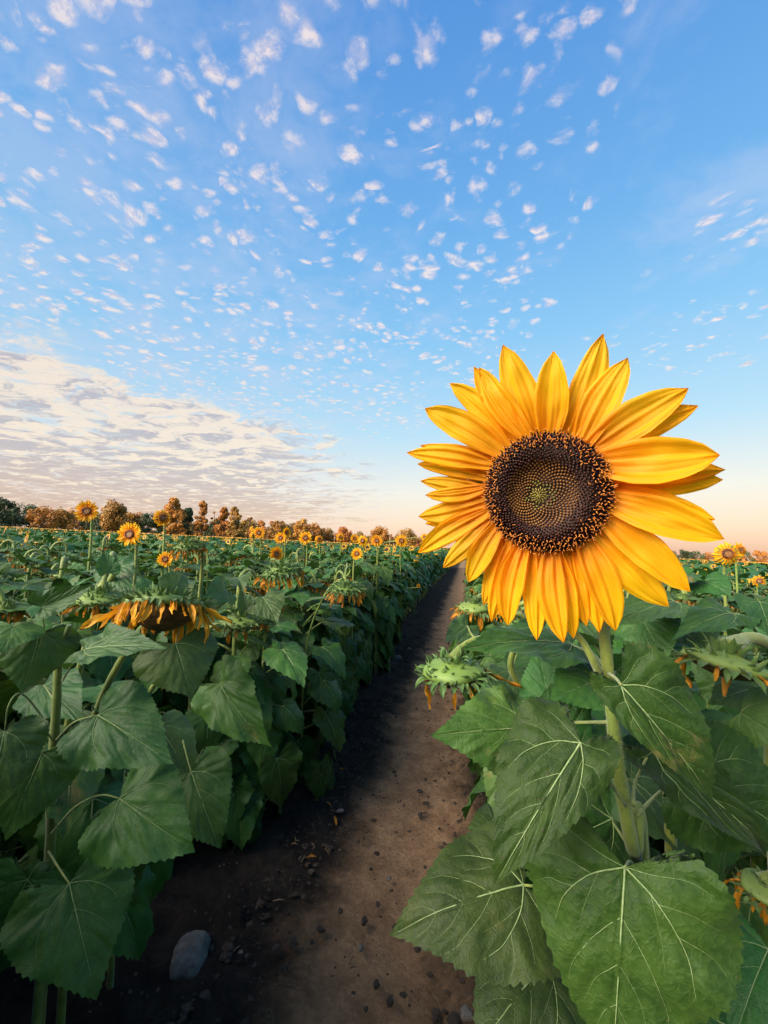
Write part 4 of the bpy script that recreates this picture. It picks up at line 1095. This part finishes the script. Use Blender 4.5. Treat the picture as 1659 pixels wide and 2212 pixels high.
# hedge-like wood along the left horizon: each crown its own tree
x = -20; k = 0
GL = {'crown_dark': 'dark green bushy tree in the wood on the left horizon', 'crown_rust_sunlit': 'russet sunlit bushy tree in the wood on the left horizon', 'crown_olive': 'olive brown bushy tree in the wood on the left horizon'}
while x < 930:
    base = 1124 + x * .047 + 10
    if x < 70: m_, top, wd = 'crown_dark', 1078 + x * .25 + tr.uniform(-6, 4), 62
    elif x < 170: m_, top, wd = 'crown_rust_sunlit', 1096 + tr.uniform(-3, 4), 52
    elif x < 330: m_, top, wd = tr.choice(['crown_rust_sunlit', 'crown_rust_sunlit', 'crown_dark']), 1106 + tr.uniform(-3, 5), 46
    elif x < 560: m_, top, wd = tr.choice(['crown_olive', 'crown_dark', 'crown_rust_sunlit']), 1119 + (x - 330) * .02 + tr.uniform(-3, 6), 42
    elif x < 700: m_, top, wd = tr.choice(['crown_rust_sunlit', 'crown_olive']), 1125 + (x - 560) * .07 + tr.uniform(-4, 3), 38
    else: m_, top, wd = tr.choice(['crown_rust_sunlit', 'crown_olive']), 1146 + (x - 700) * .07 + tr.uniform(-5, 6), 30
    tree(x, base, wd, top, 145 + x * .06 + tr.uniform(-8, 8), m_, GL[m_], GL[m_].replace('tree in', 'trees in'), 1000 + k, 'bush', .8)
    k += 1; x += wd * tr.uniform(.36, .52)
tree(243, 1140, 46, 1083, 140, 'crown_olive', 'domed olive tree rising behind the second sunflower', None, 1, 'round', .9)
tree(375, 1145, 50, 1072, 135, 'crown_rust_sunlit', 'tallest tree on the horizon with a broad sunlit russet crown', None, 2, 'tall', .9)
tree(405, 1145, 36, 1094, 142, 'crown_dark', 'dark green tree between the two tallest russet trees', None, 3, 'tall', .8)
tree(434, 1148, 30, 1078, 138, 'crown_rust_sunlit', 'slim tall russet tree right of the dark green one', None, 4, 'tall', .8)
tree(481, 1150, 30, 1094, 140, 'crown_rust_sunlit', 'left of a twin pair of rounded russet trees', None, 5, 'tall', .8)
tree(506, 1152, 32, 1091, 138, 'crown_olive', 'right of a twin pair of rounded russet trees', None, 6, 'tall', .8)
tree(462, 1150, 22, 1102, 150, 'crown_rust_sunlit', 'thin sparse tree between tall russet trees', None, 7, 'tall', .25)
tree(540, 1153, 26, 1114, 150, 'crown_rust_sunlit', 'thin sparse tree right of the twin trees', None, 8, 'tall', .25)
tree(601, 1160, 42, 1118, 150, 'crown_olive', 'wide rounded tree behind the forward-facing sunflower', None, 9, 'bush', 1)
tree(650, 1160, 30, 1122, 150, 'crown_rust_sunlit', 'upright russet tree above the dark-centred sunflower', None, 10, 'round', .6)
tree(740, 1170, 30, 1141, 160, 'crown_rust_sunlit', 'round russet tree left of the horizon cluster of flowers', None, 11, 'round', .8)
tree(820, 1176, 36, 1140, 165, 'crown_rust_sunlit', 'broad russet tree above the horizon cluster of flowers', None, 12, 'round', .9)
tree(877, 1180, 38, 1144, 165, 'crown_olive', 'broad domed russet tree nearest the big petals', None, 13, 'round', .9)
tree(924, 1184, 34, 1156, 180, 'crown_rust_sunlit', 'thin bare russet tree behind the lone small sunflower', None, 14, 'round', .3)
x = 1430; k = 0
while x < 1720:
    m_ = tr.choice(['crown_rust_sunlit', 'crown_dark'])
    lab = 'low russet tree on the right horizon' if m_ == 'crown_rust_sunlit' else 'low dark tree on the right horizon'
    tree(x, 1210, 26, 1190 + tr.uniform(-3, 4), 210, m_, lab, lab.replace('tree', 'trees'), 1200 + k, 'bush', .6); k += 1; x += tr.uniform(14, 24)
# two poles
for px, top, nm in ((842, 1152, 'thin utility pole between the two broad russet trees'), (722, 1150, 'thin utility pole left of the round russet tree')):
    c = P(px, 1178, 160); H = P(px, top, 160).z - gz(c.x, c.y)
    rt = empty('utility_pole', (c.x, c.y, gz(c.x, c.y)), nm, 'utility pole')
    mb = MB(); mb.tube([(0, 0, 0), (0, 0, H)], [.16, .1], 8); mb.build('pole', [M['poleM']], rt)
    mb = MB(); mb.tube([(-1, .12, H - .5), (1, .12, H - .5)], .07, 6); mb.build('crossarm', [M['poleM']], rt)

# unseen wood added behind the viewer to shade the near field
SUN_AZ = R(200); SUN_EL = R(5.0)      # direction towards the sun, azimuth from +X counter-clockwise added below
sun_dir = Vector((-.45, -1, 0)).normalized() * math.cos(SUN_EL) + Vector((0, 0, math.sin(SUN_EL)))
r3 = random.Random(9); mb = MB()
for k in range(70):
    x = -125 + k * 3.2 + r3.uniform(-1, 1); y = -62 + r3.uniform(-3, 3); H = r3.uniform(9, 12.5)
    lump(mb, (x, y, gz(x, y) + H * .5), (3.2, 3.0, H * .55), k * 3.3, 0, 1)
tag(mb.build('shade_woods', [M['crown_dark']]), 'unseen wood added behind the viewpoint to shade the near field', 'wood', kind='stuff')

# ------------------------------------------------------------------ light and sky
sl = bpy.data.lights.new('sun', 'SUN'); sl.energy = 5.0; sl.angle = R(.6); sl.color = (1, .56, .30)
so = bpy.data.objects.new('sun', sl); COL.objects.link(so); so.rotation_euler = sun_dir.to_track_quat('Z', 'Y').to_euler()

world = bpy.data.worlds.new('World'); scene.world = world; world.use_nodes = True
nt = world.node_tree; nt.nodes.clear(); h = N(nt)
tc = h.add('ShaderNodeTexCoord'); D = h.vmath('NORMALIZE', tc.outputs['Generated'])
sx = h.add('ShaderNodeSeparateXYZ'); h.link(D, sx.inputs[0]); dx, dy, dz = sx.outputs
zc = h.math('MAXIMUM', dz, 0.0)
base = h.ramp(zc, [(0, (.84, .52, .38)), (.05, (.92, .68, .54)), (.13, (.84, .80, .74)), (.26, (.46, .71, .88)), (.45, (.24, .56, .89)), (.62, (.145, .43, .84)), (.82, (.085, .30, .74)), (1, (.07, .2, .55))])
# azimuth term: left of view is paler
up = h.math('ADD', zc, .045)
pv = h.combine(h.math('DIVIDE', dx, up), h.math('DIVIDE', dy, up), 0.0)
def gauss(cx, cy, rad, amp):
    d = h.vmath('DISTANCE', pv, (cx, cy, 0), out=1)
    return h.math('MULTIPLY', h.math('SUBTRACT', 1.0, h.smooth(d, rad * .25, rad)), amp)
def pdir(px, py):
    a = (P(px, py, 1.0) - EYEP).normalized(); u = max(a.z, 0) + .045; return a.x / u, a.y / u
def total(ls):
    o = ls[0]
    for l in ls[1:]: o = h.math('ADD', o, l)
    return o
# cover: where the small puffs stand thick
cov = total([gauss(*pdir(300, 60), .45, .8), gauss(*pdir(120, 250), .6, .75), gauss(*pdir(420, 200), .35, .5), gauss(*pdir(380, 450), .6, .55), gauss(*pdir(150, 560), .8, .4), gauss(*pdir(700, 420), .6, .5),
             gauss(*pdir(880, 560), .65, .6), gauss(*pdir(1130, 130), .26, .5), gauss(*pdir(850, 100), .28, .4), gauss(*pdir(960, 240), .34, .4), gauss(*pdir(350, 740), 1.2, .6), gauss(*pdir(830, 810), 1.3, .5),
             gauss(*pdir(1640, 480), .22, .5), gauss(*pdir(1580, 720), .5, .35), gauss(*pdir(600, 640), .9, .35), gauss(*pdir(390, 860), 1.1, .7), gauss(*pdir(1030, 380), .35, .35), gauss(*pdir(650, 200), .35, .3)])
wob = h.add('ShaderNodeTexNoise'); h.link(pv, wob.inputs['Vector']); wob.inputs['Scale'].default_value = 3.0; wob.inputs['Detail'].default_value = 3
pw = h.vmath('ADD', pv, h.vmath('MULTIPLY', h.vmath('SUBTRACT', wob.outputs['Color'], (.5, .5, .5)), (.16, .16, 0)))
clus = h.smooth(h.noise(pv, 3.6, 2, .5), .40, .60)
fl1 = h.noise(pw, 22.0, 5, .62); fl2 = h.noise(h.vmath('ADD', pw, (-.008, .013, 0)), 22.0, 5, .62)
def puffs(scale, seedv, keep, size):
    v = h.add('ShaderNodeTexVoronoi'); v.feature = 'F1'; v.inputs['Scale'].default_value = scale
    h.link(h.vmath('ADD', pw, seedv), v.inputs['Vector'])
    sp = h.add('ShaderNodeSeparateColor'); h.link(v.outputs['Color'], sp.inputs[0])
    prob = h.math('MULTIPLY', h.math('MINIMUM', h.math('ADD', cov, .0), .8), h.math('MULTIPLY_ADD', clus, 1.2, .25))
    on = h.smooth(h.math('SUBTRACT', h.math('MULTIPLY', prob, keep), sp.outputs[0]), -.03, .12)
    rad = h.math('MULTIPLY_ADD', sp.outputs[1], size * .7, size * .55)
    e = h.math('SUBTRACT', h.math('ADD', rad, h.math('MULTIPLY', h.math('SUBTRACT', fl1, .5), .95)), v.outputs['Distance'])
    return h.math('MULTIPLY', h.smooth(e, -.02, .40), on)
p1 = puffs(11.5, (0, 0, 0), 1.5, .36); p2 = puffs(18.0, (3.3, 1.7, 0), 2.4, .42)
p3 = puffs(14.0, (7.1, 5.3, 0), 1.5, .38)
puff = h.math('MAXIMUM', h.math('MAXIMUM', p1, p3), h.math('MULTIPLY', p2, .9))
puffn, puffn2 = fl1, fl2
veil = h.math('MULTIPLY', h.smooth(h.math('ADD', h.math('ADD', h.math('MULTIPLY', h.smooth(dx, .1, -.55), .22), gauss(*pdir(1640, 440), .35, .22)), h.noise(pw, 4.2, 5, .62)), .50, .85), .34)
# the bank low at left, ribbed
qx, qy = pdir(250, 930)
azl = h.math('DIVIDE', dx, h.math('MAXIMUM', dy, .05))
band = h.math('MULTIPLY', h.math('SUBTRACT', 1.0, h.smooth(h.math('ADD', zc, h.math('MULTIPLY', azl, .10)), .16, .30)), h.math('SUBTRACT', 1.0, h.smooth(azl, -.62, -.05)))
band = h.math('MULTIPLY', band, h.smooth(zc, .015, .07))
bw = h.vmath('ADD', pv, h.vmath('MULTIPLY', h.vmath('SUBTRACT', wob.outputs['Color'], (.5, .5, .5)), (.5, .5, 0)))
rib = h.noise(h.vmath('MULTIPLY', bw, (3.2, 4.2, 1)), 1.0, 7, .66, .2)
ribf = h.noise(h.vmath('MULTIPLY', bw, (8.5, 10.5, 1)), 1.0, 4, .6)
rib2 = h.noise(h.vmath('MULTIPLY', bw, (.65, .9, 1)), 1.0, 4, .6)
bank = h.smooth(h.math('ADD', h.math('ADD', h.math('ADD', h.math('MULTIPLY', rib, .85), h.math('MULTIPLY', ribf, .40)), h.math('MULTIPLY', rib2, .65)), h.math('MULTIPLY', band, .30)), 1.02, 1.24)
bank = h.math('MULTIPLY', bank, h.smooth(band, .03, .4))
shade = h.smooth(h.math('SUBTRACT', puffn, puffn2), -.05, .05)
warm = h.smooth(zc, .6, .1)
lit = h.mix(warm, (1.0, .85, .80), (1.0, .83, .66)); dim = h.mix(warm, (.60, .58, .76), (.68, .54, .58))
pcol = h.mix(h.math('MULTIPLY_ADD', shade, .75, .2, clamp=True), dim, lit)
bshade = h.smooth(h.math('ADD', h.noise(h.vmath('MULTIPLY', bw, (3.4, 4.6, 1)), 1.0, 7, .66, .2), h.math('MULTIPLY', h.smooth(zc, .08, .26), .12)), .51, .64)
bcol = h.mix(bshade, h.mix(h.smooth(zc, .04, .2), (.60, .40, .35), (.50, .44, .48)), (.98, .80, .62))
col = h.mix(veil, base, (.60, .66, .86))
col = h.mix(h.math('MULTIPLY', bank, .85), col, bcol)
fadez = h.smooth(zc, .03, .12)
col = h.mix(h.math('MULTIPLY', h.math('MULTIPLY', puff, .86), fadez), col, pcol)
# bright glow lobe added to the sky behind the viewer to light the plants
gd = Vector((-.85, -.80, .74)).normalized()
dt = h.math('MAXIMUM', h.vmath('DOT_PRODUCT', D, tuple(gd), out=1), 0.0)
glow = h.math('MULTIPLY', h.math('POWER', dt, 16.0), 29.0)
col = h.mix(1.0, col, h.mix(1.0, (1.0, .93, .80), h.combine(glow, glow, glow), 'MULTIPLY'), 'ADD')
# dark earth below
col = h.mix(h.smooth(dz, -.02, -.005), (.12, .10, .06), col)
bg = h.add('ShaderNodeBackground'); h.link(col, bg.inputs[0]); bg.inputs[1].default_value = .93
sky = h.add('ShaderNodeTexSky'); sky.sky_type = 'NISHITA'; sky.sun_disc = False; sky.sun_elevation = SUN_EL; sky.sun_rotation = math.atan2(sun_dir.x, sun_dir.y)
bg2 = h.add('ShaderNodeBackground'); h.link(sky.outputs[0], bg2.inputs[0]); bg2.inputs[1].default_value = .05
ad = h.add('ShaderNodeAddShader'); h.link(bg.outputs[0], ad.inputs[0]); h.link(bg2.outputs[0], ad.inputs[1])
ow = h.add('ShaderNodeOutputWorld'); h.link(ad.outputs[0], ow.inputs[0])

scene.view_settings.view_transform = 'Standard'; scene.view_settings.look = 'None'
scene.view_settings.exposure = 0.0; scene.view_settings.gamma = 1
scene.cycles.max_bounces = 6; scene.cycles.diffuse_bounces = 3; scene.cycles.transparent_max_bounces = 4
